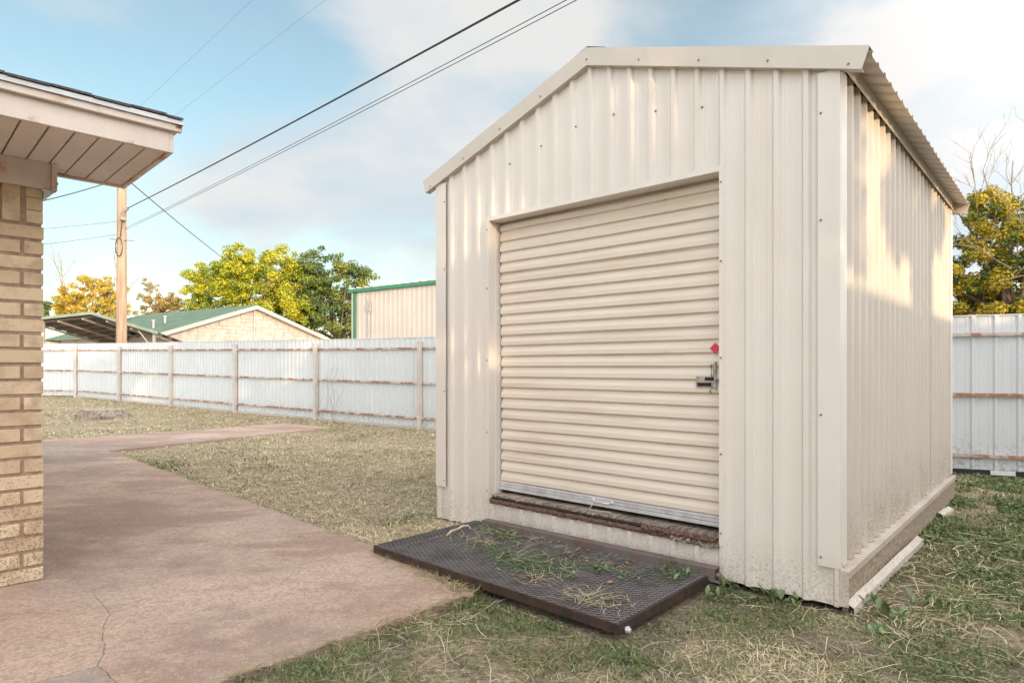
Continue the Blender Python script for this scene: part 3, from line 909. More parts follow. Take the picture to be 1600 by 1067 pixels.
for z in (.5, 1.2, 1.9, 2.45):
    for y in np.arange(.2, SL, PITCH * 3):
        screw(-.0195, y - .03, z + random.uniform(-.01, .01), R(90))
for z in (.3, .75, 1.3, 1.85, 2.3): screw(OPR + .011, -.031, z); screw(OPL - .014, -.031, z)

# ------------------------------------------------------------------ GRATE (ramp) in front of the door
GZt = .082
g_l = U(587, 854, 0); 
gl = Vector((F * (EYE - GZt) / (852 - HY) * (585 - CX) / F, F * (EYE - GZt) / (852 - HY), 0))
def onz(px, py, z):
    Y = F * (EYE - z) / (py - HY); return Vector(((px - CX) / F * Y, Y, z))
c_l = onz(585, 852, GZt); c_f = onz(967, 979, GZt - .01); c_r = onz(1113, 901, GZt - .01); c_b = onz(752, 816, GZt)
gang = math.atan2((c_f - c_l).y, (c_f - c_l).x)
GLn = (c_f - c_l).length; GWd = ((c_r - c_f).length + (c_b - c_l).length) / 2
grate = thing('steel_grate', 'rusty framed grate of black expanded metal lying before the shed door', 'grate', (c_l.x, c_l.y, 0), gang)
GLn = min(GLn, 1.9)
fh = .046
mb = MB(); mb.box(0, GLn, -.004, 0, GZt - fh, GZt); mb.box(0, GLn, -.0, .035, GZt - .004, GZt); mb.build('frame_rail', M['grate_frame'], grate, bevel=.001)
mb = MB(); mb.box(0, GLn, GWd, GWd + .004, GZt - fh, GZt); mb.box(0, GLn, GWd - .035, GWd, GZt - .004, GZt); mb.build('frame_rail', M['grate_frame'], grate)
mb = MB(); mb.box(-.004, 0, -.004, GWd + .004, GZt - fh, GZt + .001); mb.build('frame_rail', M['grate_frame'], grate)
mb = MB(); mb.box(GLn, GLn + .004, -.004, GWd + .004, GZt - fh, GZt + .001); mb.box(GLn - .03, GLn, .035, GWd - .035, GZt - .004, GZt); mb.build('frame_rail', M['grate_frame'], grate)
# expanded metal
v = []; f = []
dxm = (GLn - .02) / 30; dym = GWd / 29
nxm = 30; nym = 29
strip = .0040
mb = MB()
for j in range(nym):
    for i in range(nxm):
        x0 = .01 + i * dxm; y0 = .0 + j * dym
        for (xa, ya, xb, yb) in ((x0, y0 + dym / 2, x0 + dxm / 2, y0), (x0 + dxm / 2, y0, x0 + dxm, y0 + dym / 2), (x0, y0 + dym / 2, x0 + dxm / 2, y0 + dym), (x0 + dxm / 2, y0 + dym, x0 + dxm, y0 + dym / 2)):
            d = Vector((xb - xa, yb - ya)); nn = Vector((-d.y, d.x)).normalized() * strip / 2
            z0 = GZt + .005; zl = z0 - .0035
            sag = -.006 * math.sin(math.pi * min(1, max(0, xa / GLn)) * 4) ** 2 * math.sin(math.pi * ya / GWd)
            b = len(v)
            if nn.y < 0: nn = -nn
            v += [(xa - nn.x, ya - nn.y, zl + sag), (xb - nn.x, yb - nn.y, zl + sag), (xb + nn.x, yb + nn.y, z0 + sag), (xa + nn.x, ya + nn.y, z0 + sag)]
            f.append((b, b + 1, b + 2, b + 3))
mb = MB(); n_ = 14; vs = []
for j in range(n_ + 1):
    for i in range(n_ + 1):
        gx0 = .03 + (GLn - .06) * i / n_; gy0 = .04 + (GWd - .06) * j / n_; vs.append((gx0, gy0, .046 + .007 * math.sin(i * 1.7 + j) * math.cos(j * 1.3)))
mb.add(vs, [(j * (n_ + 1) + i, j * (n_ + 1) + i + 1, (j + 1) * (n_ + 1) + i + 1, (j + 1) * (n_ + 1) + i) for j in range(n_) for i in range(n_)])
so = mb.build('soil', simple('dark_soil', (.06, .045, .036), .95, .6, 12, bump=.6), None, loc=(c_l.x, c_l.y, 0)); so.rotation_euler = (0, 0, gang); tag(so, kind='structure')  # dark sheet under the mesh so its openings show dark
me = np_mesh('expanded_mesh', np.array(v), np.array(f), M['grate_mesh'])
mesh_obj('expanded_mesh', me, grate)
# a small bolt end at the front corner
mb = MB(); mb.tube([(GLn + .004, .05, GZt - .03), (GLn + .03, .05, GZt - .035)], .010, 8); mb.tube([(GLn + .01, .05, GZt - .032), (GLn + .02, .05, GZt - .034)], .016, 6)
mb.build('bolt', M['alu'], grate)
# heavy angle iron lying behind the grate against the shed
a0 = onz(752, 812, .13); a1 = onz(1117, 889, .13)
ai = thing('angle_iron', 'long rusty angle iron bar lying between grate and shed', 'iron bar', (a0.x, a0.y, 0), math.atan2((a1 - a0).y, (a1 - a0).x))
La = (a1 - a0).length
mb = MB(); mb.box(0, La, 0, .008, .06, .13); mb.box(0, La, .008, .07, .122, .13); mb.box(0, La, .062, .07, .05, .122)
mb.build('bar', M['angle'], ai, bevel=.002)
mb = MB(); mb.tube([(La - .004, .035, .09), (La + .012, .035, .09)], .012, 8); mb.build('bolt', M['screw'], ai)

# ------------------------------------------------------------------ BRICK HOUSE corner with boxed eave
house = thing('brick_house', 'cream brick house corner with boxed eave at the left edge of the path', 'house', tuple(HO), H_RZ)
FT = 2.26 - .03      # frieze bottom (local z)
CP = .0882; BH = .070; BD = .09
NC = 23
zs0 = NC * CP + .004
def brick_mesh(L, H_, D_):
    mb = MB(); mb.box(0, L, 0, D_, 0, H_)
    me = mb.mesh('brick', M['brick'])
    bm = bmesh.new(); bm.from_mesh(me)
    bmesh.ops.bevel(bm, geom=bm.edges[:], offset=.003, segments=1, affect='EDGES')
    bm.to_mesh(me); bm.free(); return me
bm_full = brick_mesh(.200, BH, BD); bm_sold = brick_mesh(.080, .212, BD); bm_short = brick_mesh(.076, BH, BD)
br = random.Random(11)
def brick(me, x, y, z, rz=0):
    mesh_obj('brick', me, house, (x + br.uniform(-.0015, .0015), y + br.uniform(-.002, .002), z + br.uniform(-.001, .001)), (0, 0, rz + br.uniform(-.004, .004)))
for c in range(NC):
    z = c * CP + .004
    if c % 2 == 0:      # stretcher ends at the corner on the face
        xs = [-.200 - .216 * k for k in range(6)]
        ys = [.106 + .216 * k for k in range(4)]
    else:
        xs = [-.090 - .016 - .200 - .216 * k for k in range(6)]
        ys = [0 + .216 * k for k in range(4)]
    for x in xs: brick(bm_full, x, 0, z)
    for y in ys: brick(bm_full, 0, y, z, R(90))
for k in range(12):      # soldier course
    brick(bm_sold, -.090 - .016 - .080 - .095 * k, 0, zs0)
for k in range(8): brick(bm_sold, 0, .0 + .1 + .095 * k, zs0, R(90))
for k in range(3): brick(bm_short, -.079, 0, zs0 + .0735 * k); 
mb = MB(); mb.box(-1.45, -.009, .008, .085, 0.0, FT + .03); mb.box(-.082, -.009, .085, .98, 0, FT + .03); mb.build('mortar', M['mortar'], house)
mb = MB(); mb.box(-7, -1.45, .0, .2, 0, FT); mb.box(-7, -.1, .98, 1.1, 0, FT); mb.box(-.1, 0, .98, 6, 0, FT); mb.build('plain_wall', M['brick'], house)
# frieze board, a low corner bracket
SOF = 2.41 - .03
mb = MB(); mb.box(-3.0, .03, -.030, -.003, FT, SOF); mb.build('frieze_board', M['fascia'], house, bevel=.002)
mb = MB(); mb.box(.032, .058, -.045, .02, FT - .005, SOF - .002); mb.box(.03, .062, -.05, -.03, FT + .03, FT + .045); mb.build('corner_block', M['fascia'], house, bevel=.002)
mb = MB(); mb.add([(.0, -.03, FT - .002), (.055, -.03, FT - .002), (.055, .02, FT - .002), (.0, .02, FT - .002), (-.004, -.026, FT - .06), (.012, -.026, FT - .05), (.012, .02, FT - .05), (-.004, .02, FT - .06)],
                  [(0, 1, 2, 3), (7, 6, 5, 4), (0, 4, 5, 1), (1, 5, 6, 2), (2, 6, 7, 3), (3, 7, 4, 0)]); mb.build('end_flashing', M['drip'], house)
# soffit boards : wide panels with seams perpendicular to the wall
OV, EX = .735, .435       # overhang over the wall, past the corner
_b = Vector((HO.x, HO.y, 0)) - HYd * .757
def _sx(px): u = (px - CX) / F; return (u * _b.y - _b.x) / (HXd.x - u * HXd.y)
seam_x = [EX] + [_sx(q) for q in (232, 198, 159, 121, 80, 35, -14)]
while seam_x[-1] > -1.6: seam_x.append(seam_x[-1] - .13)
sfr = random.Random(4)
for i in range(len(seam_x) - 1):
    a, b = seam_x[i + 1] + .006, seam_x[i] - .002
    mb = MB()
    yb = .20 if b > .06 else -.0
    yb1 = .12 + .08 * (b / EX) if b > .06 else 0.0
    z = SOF + sfr.uniform(0, .003)
    mb.box(a, b, -OV + .004, yb1, z, z + .012)
    mb.build('soffit_board', M['soffit'], house, bevel=.002)
mb = MB(); mb.box(-1.6, EX, -OV, .16, SOF + .016, SOF + .02); mb.build('soffit_backing', M['mortar'], house)
mb = MB(); mb.box(-5, EX, -OV - .022, -OV, SOF - .012, SOF + .115); mb.build('fascia_board', M['fascia'], house, bevel=.002)
mb = MB(); mb.box(EX, EX + .022, -OV - .022, .21, SOF - .012, SOF + .115); mb.build('fascia_board', M['fascia'], house, bevel=.002)
mb = MB(); mb.box(-5, EX + .055, -OV - .05, -OV - .0225, SOF + .100, SOF + .142); mb.box(EX + .023, EX + .055, -OV - .05, .22, SOF + .116, SOF + .142); mb.build('trim_board', M['fascia'], house, bevel=.002)
mb = MB(); mb.box(-5, EX + .062, -OV - .062, -OV - .0505, SOF + .136, SOF + .160); mb.box(EX + .0555, EX + .060, -OV - .05, .22, SOF + .136, SOF + .160); mb.build('drip_edge', M['drip'], house)
mb = MB(); mb.box(-5, EX, .17, .21, SOF - .01, SOF + .3); mb.build('return_back', M['fascia'], house)
# shingles in short tabs along the eave, and roof plane rising away
k = 0; x = -1.6
while x < EX + .05:
    wd = .168; x1 = min(x + wd - .006, EX + .055)
    z = SOF + .160
    up = (k % 2) * .004
    mb = MB(); vs = []
    for (yy, zz_) in ((-OV - .072, z + up), (1.2, z + up + .30 * (1.2 + OV)), ):
        vs += [(x, yy, zz_), (x1, yy, zz_), (x1, yy, zz_ + .011 + sfr.uniform(0, .003)), (x, yy, zz_ + .011)]
    mb.add(vs, [(0, 1, 2, 3), (7, 6, 5, 4), (0, 4, 5, 1), (1, 5, 6, 2), (2, 6, 7, 3), (3, 7, 4, 0)])
    mb.build('shingle', M['shingle'], house)
    x += wd; k += 1
mb = MB(); z = SOF + .158
mb.add([(-7, -OV - .05, z), (EX + .05, -OV - .05, z), (EX + .05, 4, z + .3 * 4.78), (-7, 4, z + .3 * 4.78)] + [(-7, -OV - .05, z - .012), (EX + .05, -OV - .05, z - .012), (EX + .05, 4, z + .3 * 4.78 - .012), (-7, 4, z + .3 * 4.78 - .012)],
       [(0, 1, 2, 3), (7, 6, 5, 4), (0, 4, 5, 1), (1, 5, 6, 2), (2, 6, 7, 3), (3, 7, 4, 0)])
mb.build('roof_deck', M['shingle'], house)

# ------------------------------------------------------------------ FENCES
def fence(name, label, start, d, nbays, bay, zfun, pitch, minor, rail_m, first_post=True, h=1.86, top_rail=1.64, ph=0.0):
    d = Vector((d[0], d[1], 0)).normalized(); rz = math.atan2(d.y, d.x)
    th = thing(name, label, 'fence', (start[0], start[1], 0), rz)
    # local +y must point away from the camera side; sheets at y=+.05 (away), posts at y<0
    sgn = 1 if Vector((-d.y, d.x)).dot(Vector((start[0], start[1]))) > 0 else -1
    zof = lambda x: float(zfun(start[1] + d.y * x))
    for b in range(nbays):
        x0, x1 = b * bay, (b + 1) * bay
        mb = MB(); pr = rib_profile(x0, x1, pitch, ph, .02, top=.03, side=.015, minor=minor)
        ribbed(mb, pr, lambda u, o, t: (u, sgn * (.035 + o * (-1)) , zof(u) + .05 + (h - .05) * t))
        mb.build('sheet', M['fence'], th)
        for hz in (.22, .93, top_rail):
            mb = MB(); mb.bar((x0 + .04, sgn * -.004, zof(x0) + hz), (x1 - .04, sgn * -.004, zof(x1) + hz), .03, .035); mb.build('rail', rail_m, th)
        mb = MB(); mb.bar((x0, sgn * .03, zof(x0) + h + .004), (x1, sgn * .03, zof(x1) + h + .004), .025, .012); mb.build('top_strip', M['fence'], th)
    for b in range(nbays + 1):
        x0 = b * bay
        mb = MB(); mb.box(x0 - .038, x0 + .038, -.09 if sgn > 0 else -.0, .0 if sgn > 0 else .09, zof(x0) - .05, zof(x0) + h - .10)
        mb.box(x0 - .043, x0 + .043, -.095 if sgn > 0 else -.005, .005 if sgn > 0 else .095, zof(x0) + h - .10, zof(x0) + h - .085)
        mb.build('post', M['post'], th, bevel=.006)
    return th, zof, sgn
LD = Vector((-1.435, 1, 0)); LU = LD.length
LB = 1.88 * LU
s_first = .26 - 1.88 * 2
Ls = Vector((-1.47, 12.5, 0)) + LD * s_first
th, zo, sgn = fence('metal_fence', 'long white corrugated fence with peeling posts and rails left of the shed', (Ls.x, Ls.y), LD, 7, LB, rise, .152, 0, M['rail'])
for b in range(7):
    mb = MB(); mb.bar((b * LB, sgn * .01, zo(b * LB) + .02), ((b + 1) * LB, sgn * .01, zo((b + 1) * LB) + .02), .04, .055); mb.build('kick_board', M['white_paint'], th)
Le = Ls + LD * (1.88 * 7)
Lc = Vector((-1.47, 12.5, 0)) + LD * 10.4
fence('metal_fence', 'short far run of white fence visible just right of the brick wall', (Le.x, Le.y), (-1, .05, 0), 3, 2.4, rise, .152, 0, M['rail'])
r0 = Vector((5.2 - .92 * 1.9, 7.42 + .393 * 1.9, 0))
th, zo, sgn = fence('metal_fence', 'white ribbed fence with three rusty rails behind the right side of the shed', (r0.x + .92 * 12, r0.y - .393 * 12), (-.92, .393, 0), 4, 3.05, rise, .22, .003, M['rail2'], h=1.85, top_rail=1.63)
mb = MB(); mb.bar((0, sgn * .02, .03), (12.2, sgn * .02, .03), .03, .055); mb.build('bottom_board', M['blacktarp'], th)
tail = lambda px: (r0 + Vector((.92 * 12, -.393 * 12, 0)))
def right_local(px):     # distance along the right fence (local x) for a photo column
    u = (px - CX) / F; s0 = r0 + Vector((.92 * 12, -.393 * 12, 0))
    return (u * s0.y - s0.x) / (-.92 - .393 * u) * 1.0
for (pa, pb) in ((1546, 1585),):
    xa, xb = sorted((right_local(pa), right_local(pb)))
    mb = MB(); mb.bar((xa, sgn * -.02, .035), (xb, sgn * -.02, .035), .012, .05); mb.build('bottom_board', M['whiteboard'], th)

# ------------------------------------------------------------------ foliage machinery
def leaf_cloud(centers, radii, n, size, palette, flat=.6, aspect=.6, seed=1):
    r = np.random.default_rng(seed)
    centers = np.array(centers); radii = np.array(radii)
    wgt = radii ** 2; wgt = wgt / wgt.sum()
    ci = r.choice(len(centers), n, p=wgt)
    d = r.normal(size=(n, 3)); d /= np.linalg.norm(d, axis=1)[:, None]
    rr = r.random(n) ** .45
    p = centers[ci] + d * (radii[ci] * rr)[:, None] * np.array([1, 1, .75])
    nrm = d * .6 + r.normal(size=(n, 3)) * .6 + np.array([0, 0, flat]); nrm /= np.linalg.norm(nrm, axis=1)[:, None]
    a = np.cross(nrm, r.normal(size=(n, 3))); a /= np.linalg.norm(a, axis=1)[:, None]
    b = np.cross(nrm, a)
    s = size * r.uniform(.6, 1.3, n)
    A = a * s[:, None]; B = b * (s * aspect)[:, None]
    v = np.stack([p - A, p + B * .9 + nrm * (s * .12)[:, None], p + A, p - B * .9 + nrm * (s * .12)[:, None]], 1).reshape(-1, 3)
    f = np.arange(4 * n).reshape(n, 4)
    pal = np.array(palette)
    cc = r.integers(0, len(pal), len(centers))
    mixf = r.random(n)
    col = np.where((mixf < .6)[:, None], pal[cc[ci]], pal[r.integers(0, len(pal), n)])
    col = col * r.uniform(.75, 1.25, n)[:, None]
    return v, f, np.clip(col, 0, 1)

def blob_centers(blobs, n, rmin, rmax, seed):
    """clump centres spread over the shells of ellipsoids (cx,cy,cz,rx,ry,rz)"""
    r = np.random.default_rng(seed); C_, Rr = [], []
    vol = np.array([b[3] * b[4] + b[4] * b[5] + b[3] * b[5] for b in blobs]); vol /= vol.sum()
    for _ in range(n):
        b = blobs[r.choice(len(blobs), p=vol)]
        d = r.normal(size=3); d /= np.linalg.norm(d)
        k = r.random() ** .35
        C_.append((b[0] + d[0] * b[3] * k, b[1] + d[1] * b[4] * k, b[2] + d[2] * b[5] * k)); Rr.append(r.uniform(rmin, rmax))
    return C_, Rr

def tree(name, label, base, blobs, nclump, rc, nleaf, size, palette, trunk_r, seed, bare=0, bare_spots=None, group=None, twigs='twig', nlimb=24, bare_top=None, cat='tree', flat=.6):
    rr = random.Random(seed)
    th = thing(name, label, cat, tuple(base), 0, group)
    bl = [(b[0] - base[0], b[1] - base[1], b[2] - base[2], b[3], b[4], b[5]) for b in blobs]
    cs, rs = blob_centers(bl, nclump, rc[0], rc[1], seed)
    v, f, c = leaf_cloud(cs, rs, nleaf, size, palette, seed=seed, flat=flat)
    mesh_obj('crown', np_mesh('crown', v, f, M['leaf'], c), th)
    ctr = Vector((np.mean([b[0] for b in bl]), np.mean([b[1] for b in bl]), np.mean([b[2] for b in bl])))
    low = min(b[2] - b[5] for b in bl)
    fork = Vector((ctr.x * .3, ctr.y * .3, max(.8, low + .3)))
    mb = MB(); mb.tube([(0, 0, -.2), (ctr.x * .1, ctr.y * .1, fork.z * .5), tuple(fork)], [trunk_r * 1.25, trunk_r, trunk_r * .85], 9)
    mb.build('trunk', M['bark'], th, smooth=True)
    mb = MB()
    for k in range(nlimb):
        q = Vector(cs[rr.randrange(len(cs))]); m = fork.lerp(q, .5) + Vector((rr.uniform(-.3, .3), rr.uniform(-.3, .3), rr.uniform(.0, .5))) * (q - fork).length * .3
        mb.tube([tuple(fork), tuple(m), tuple(q)], [trunk_r * .4, trunk_r * .2, trunk_r * .06], 5, cap=False)
    mb.build('branches', M['bark'], th)
    if bare_spots:
        mb = MB()
        def grow(p, d, L, r_, depth):
            pts = [p]; q = Vector(p); dd = Vector(d)
            for s_ in range(3):
                dd = (dd + Vector((rr.uniform(-.22, .22), rr.uniform(-.22, .22), rr.uniform(-.05, .2)))).normalized()
                q = q + dd * L / 3; pts.append(q.copy())
            mb.tube([tuple(x) for x in pts], [r_, r_ * .8, r_ * .62, r_ * .45], 4, cap=False)
            if depth > 0:
                for _ in range(3):
                    i = rr.choice((1, 2, 3)); nd = (dd + Vector((rr.uniform(-.9, .9), rr.uniform(-.9, .9), rr.uniform(-.3, .6)))).normalized()
                    grow(pts[i], nd, L * rr.uniform(.45, .75), r_ * .5, depth - 1)
        for (p, d, L, r_, dep) in bare_spots:
            grow(Vector(p) - Vector(base), Vector(d), L, r_, dep)
        mb.build('bare_branches', M[twigs], th)
    return th

YG = [(.48, .50, .045), (.57, .55, .05), (.36, .42, .05), (.64, .57, .055), (.22, .30, .05)]
DG = [(.14, .21, .06), (.20, .27, .07), (.11, .16, .055), (.32, .34, .08), (.16, .23, .10)]
OR = [(.70, .53, .10), (.64, .50, .08), (.76, .58, .13), (.46, .42, .08), (.66, .44, .09)]
PO = [(.55, .40, .14), (.50, .36, .16), (.42, .33, .10)]
def blob(px, py, rpx, rpy, Y, depth=None):
    c = P(px, py, Y); k = Y / F
    return (c.x, c.y, c.z, rpx * k, (depth if depth else rpx * k * .8), rpy * k)
TY = 46.0
tree('broadleaf_tree', 'wide yellow green leafy tree rising behind the stone gable', P(385, 575, TY) * 1.0 - Vector((0, 0, .9)),
     [blob(400, 452, 76, 66, TY), blob(345, 462, 56, 52, TY - 1), blob(440, 440, 52, 52, TY + 1), blob(322, 440, 32, 30, TY), blob(430, 500, 70, 44, TY), blob(310, 490, 34, 30, TY), blob(380, 410, 40, 24, TY)],
     420, (.28, .62), 60000, .095, YG, .28, 21)
TY2 = 48.0
tree('broadleaf_tree', 'dark green leafy tree between the yellow tree and the metal building', P(535, 575, TY2) - Vector((0, 0, .9)),
     [blob(505, 445, 58, 58, TY2), blob(480, 460, 40, 60, TY2), blob(560, 455, 36, 42, TY2), blob(520, 500, 68, 40, TY2), blob(480, 420, 30, 26, TY2), blob(575, 500, 34, 40, TY2)],
     340, (.28, .58), 42000, .095, DG, .25, 22)
TY3 = 40.0
def bspot(px, py, Y, dx, dz, L, r_, dep): return (P(px, py, Y), (dx, 0, dz), L, r_, dep)
tree('broadleaf_tree', 'orange autumn tree with bare upright branches behind the carport', P(140, 575, TY3) - Vector((0, 0, .9)),
     [blob(140, 470, 44, 38, TY3), blob(105, 475, 22, 22, TY3), blob(180, 472, 24, 28, TY3), blob(150, 440, 22, 14, TY3)],
     170, (.16, .34), 14000, .075, OR, .18, 23, bare_spots=[bspot(112, 480, TY3, -.3, 1, 2.9, .045, 3), bspot(165, 480, TY3, .2, 1, 2.6, .045, 3), bspot(108, 480, TY3, -.6, 1, 2.2, .035, 2), bspot(190, 470, TY3, .9, .8, 1.8, .03, 2)])
tree('broadleaf_tree', 'small pale orange tree right of the utility pole', P(245, 575, TY3 + 6) - Vector((0, 0, .9)),
     [blob(245, 478, 34, 26, TY3 + 6), blob(235, 445, 14, 12, TY3 + 6), blob(275, 480, 20, 22, TY3 + 6)],
     110, (.14, .3), 6500, .07, PO, .12, 24, bare_spots=[bspot(235, 480, TY3 + 6, .1, 1, 1.7, .03, 2)])
tree('broadleaf_tree', 'small yellow treetop showing just above the pale metal building', P(655, 575, 60) - Vector((0, 0, .9)),
     [blob(655, 445, 16, 10, 60), blob(655, 470, 30, 24, 60)], 40, (.3, .6), 3000, .14, YG, .2, 25)
tree('broadleaf_tree', 'dark treetop barely showing at the edge of the brick wall', P(50, 575, 44) - Vector((0, 0, .9)),
     [blob(56, 480, 20, 14, 44), blob(30, 490, 30, 24, 44)], 50, (.3, .5), 4000, .12, DG, .2, 26)
RT = 11.5
tree('broadleaf_tree', 'yellowing tree with bare twigs on top behind the right fence', P(1590, 575, RT) - Vector((0, 0, 1.0)),
     [blob(1530, 400, 50, 66, RT), blob(1590, 420, 80, 90, RT), blob(1680, 380, 80, 120, RT), blob(1535, 330, 40, 34, RT), blob(1500, 450, 50, 50, RT + .6), blob(1580, 490, 100, 46, RT + .3), blob(1600, 340, 40, 40, RT)],
     330, (.09, .22), 62000, .034, [(.68, .52, .06), (.58, .46, .05), (.30, .32, .06), (.18, .24, .06), (.12, .18, .06), (.72, .54, .07)], .16, 27,
     bare_spots=[bspot(1590, 360, RT, .1, 1, 1.35, .022, 4), bspot(1555, 350, RT, -.35, 1, 1.0, .016, 4), bspot(1530, 340, RT, -.5, 1, .9, .012, 3), bspot(1600, 380, RT, .5, 1, 1.4, .02, 4), bspot(1580, 420, RT - .6, -.9, .35, 1.0, .014, 4), bspot(1590, 400, RT - .6, .2, .6, .9, .014, 3), bspot(1560, 440, RT - .6, .9, .3, .9, .012, 3)], nlimb=30)

# ------------------------------------------------------------------ buildings beyond the fence
# gabled stone house with a green roof
GH_Y = 34.0
def sub(a, b): return Vector(a) - Vector(b)
pk = P(398, 478, 36.5); el = P(252, 519, 32.0); er = P(508, 528, 40.8)
axis_w = Vector(((er - el).x, (er - el).y, 0)).normalized(); axis_d = Vector((-axis_w.y, axis_w.x, 0))
gw = (Vector((er.x, er.y, 0)) - Vector((el.x, el.y, 0))).length
rzg = math.atan2(axis_w.y, axis_w.x)
gh = thing('gabled_house', 'white stone gabled house with a green metal roof beyond the fence', 'house', (el.x, el.y, 0), rzg)
pkx = (Vector((pk.x, pk.y, 0)) - Vector((el.x, el.y, 0))).dot(axis_w); ze, zp = el.z, pk.z
zer = er.z
mb = MB()
mb.add([(0.15, .12, -.3), (gw - .15, .12, -.3), (gw - .15, .12, zer - .05), (pkx, .12, zp - .06), (0.15, .12, ze - .05)], [(0, 1, 2, 3, 4)])
mb.box(.15, .3, .121, 12, -.3, ze - .1); mb.box(gw - .3, gw - .15, .121, 12, -.3, zer - .1)
mb.build('wall', M['mortar'] if False else M['stone'], gh)
mb = MB(); rs_ = random.Random(5); z = .2
while z < zp - .1:
    hh = rs_.choice((.14, .2, .2, .26)); x = .2
    while x < gw - .2:
        ww = rs_.uniform(.35, .95)
        zt = min(np.interp(x, [0, pkx, gw], [ze, zp, zer]), np.interp(x + ww, [0, pkx, gw], [ze, zp, zer])) - .12
        if z + hh < zt and x + ww < gw - .2:
            y = .106 - rs_.uniform(.004, .03); mb.box(x, x + ww - .026, y, .119, z, z + hh - .026)
        x += ww
    z += hh
o = mb.build('stone_courses', M['stone'], gh); o['kind'] = 'stuff'
def slope_slab(mb, a, b, y0, y1, th_, dz=0.0):
    mb.add([(a[0], y0, a[1]), (b[0], y0, b[1]), (b[0], y1, b[1] + dz), (a[0], y1, a[1] + dz), (a[0], y0, a[1] - th_), (b[0], y0, b[1] - th_), (b[0], y1, b[1] - th_ + dz), (a[0], y1, a[1] - th_ + dz)],
           [(0, 1, 2, 3), (7, 6, 5, 4), (0, 4, 5, 1), (1, 5, 6, 2), (2, 6, 7, 3), (3, 7, 4, 0)])
mb = MB(); slope_slab(mb, (-.35, ze - .08), (pkx, zp + .05), -.2, 13, .06); slope_slab(mb, (pkx, zp + .05), (gw + .35, zer - .08), -.2, 13, .06)
# standing seams
for i in range(28):
    y = -.1 + i * .46
    mb.bar((-.35, y, ze - .06), (pkx, y, zp + .07), .03, .04)
mb.build('roof', M['green_roof'], gh)
for a, b in (((-.4, ze - .13), (pkx, zp + .02)), ((pkx, zp + .02), (gw + .4, zer - .13))):
    mb = MB(); slope_slab(mb, a, b, -.26, -.205, .20); slope_slab(mb, (a[0], a[1] - .17), (b[0], b[1] - .17), -.205, .1, .02); mb.build('rake_board', M['white_paint'], gh)
mb = MB(); mb.box(pkx - .03, pkx + .03, .03, .05, .5, zp - .2); mb.build('downpipe', M['white_paint'], gh)
for (vx, vy) in ((.9, 2.5), (1.9, 3.2)):
    zz_ = np.interp(vx, [-.35, pkx], [ze, zp]); mb = MB(); mb.tube([(vx, vy, zz_ - .1), (vx, vy, zz_ + .38)], .05, 8); mb.tube([(vx, vy, zz_ + .34), (vx, vy, zz_ + .40)], .09, 8); mb.build('roof_vent', M['white_paint'], gh)

# carport in front-left of it
CPY = 29.0
cl_ = P(40, 497, CPY); cm_ = P(143, 488, CPY); cr_ = P(247, 519, CPY)
cp = thing('carport', 'low pitched steel carport with dark underside behind the fence left of the pole', 'carport', (cl_.x, cl_.y, 0), 0)
CT = .15; L0 = 0.0; Lm = cm_.x - cl_.x; Lr = cr_.x - cl_.x; zl, zm, zr = cl_.z - .05, cm_.z, cr_.z
mb = MB(); slope_slab(mb, (0, zl), (Lm, zm), 0, 7, .03, -CT * 7); slope_slab(mb, (Lm, zm), (Lr, zr), 0, 7, .03, -CT * 7); mb.build('canopy', M['carport_under'], cp)
for k in range(9):
    y = .3 + k * .8
    mb = MB(); c_ = .09 + CT * y; mb.bar((0, y, zl - c_), (Lm, y, zm - c_), .07, .11); mb.bar((Lm, y, zm - c_), (Lr, y, zr - c_), .07, .11); mb.build('rafter', M['carport_under'], cp)
for k in range(6):
    f_ = k / 5
    mb = MB(); x_ = Lr * (.04 + .92 * f_); zz_ = np.interp(x_, [0, Lm, Lr], [zl, zm, zr]) - .20
    mb.bar((x_, .2, zz_ - CT * .2), (x_, 6.8, zz_ - CT * 6.8), .08, .08); mb.build('purlin', M['beam'], cp)
mb = MB(); slope_slab(mb, (0, zl + .03), (Lm, zm + .03), -.06, 0, .13); slope_slab(mb, (Lm, zm + .03), (Lr, zr + .03), -.06, 0, .13); mb.build('edge_trim', M['carport_top'], cp)
for (x_, y_) in ((.6, .3), (2.2, 6.5), (Lr - .35, .3), (Lr - .6, 6.6), (Lr * .5, 6.6), (Lr * .68, 6.6)):
    zz_ = np.interp(x_, [0, Lm, Lr], [zl, zm, zr]) - .1 - CT * y_
    mb = MB(); mb.box(x_ - .05, x_ + .05, y_ - .05, y_ + .05, -.2, zz_); mb.build('post', M['beam'], cp)
    mb = MB(); mb.bar((x_ - .03, y_, zz_ - .75), (x_ - .75, y_, np.interp(x_ - .75, [0, Lm, Lr], [zl, zm, zr]) - .16 - CT * y_), .05, .05); mb.build('brace', M['beam'], cp)
# dim neighbour wall behind the carport
bw = thing('low_outbuilding', 'low pale outbuilding with a blue green roof behind the carport', 'outbuilding', (P(20, 575, 39).x, 39, 0), 0)
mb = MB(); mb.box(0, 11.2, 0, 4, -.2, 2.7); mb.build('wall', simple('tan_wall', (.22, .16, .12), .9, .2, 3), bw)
mb = MB(); slope_slab(mb, (-.3, 2.95), (11.5, 2.95), -.4, 4.5, .12); mb.build('roof', M['green_roof'], bw)
mb = MB(); mb.box(-.3, 3.2, -.46, -.401, 2.70, 2.86); mb.build('fascia_board', simple('yellow_fascia', (.50, .38, .20), .6), bw)

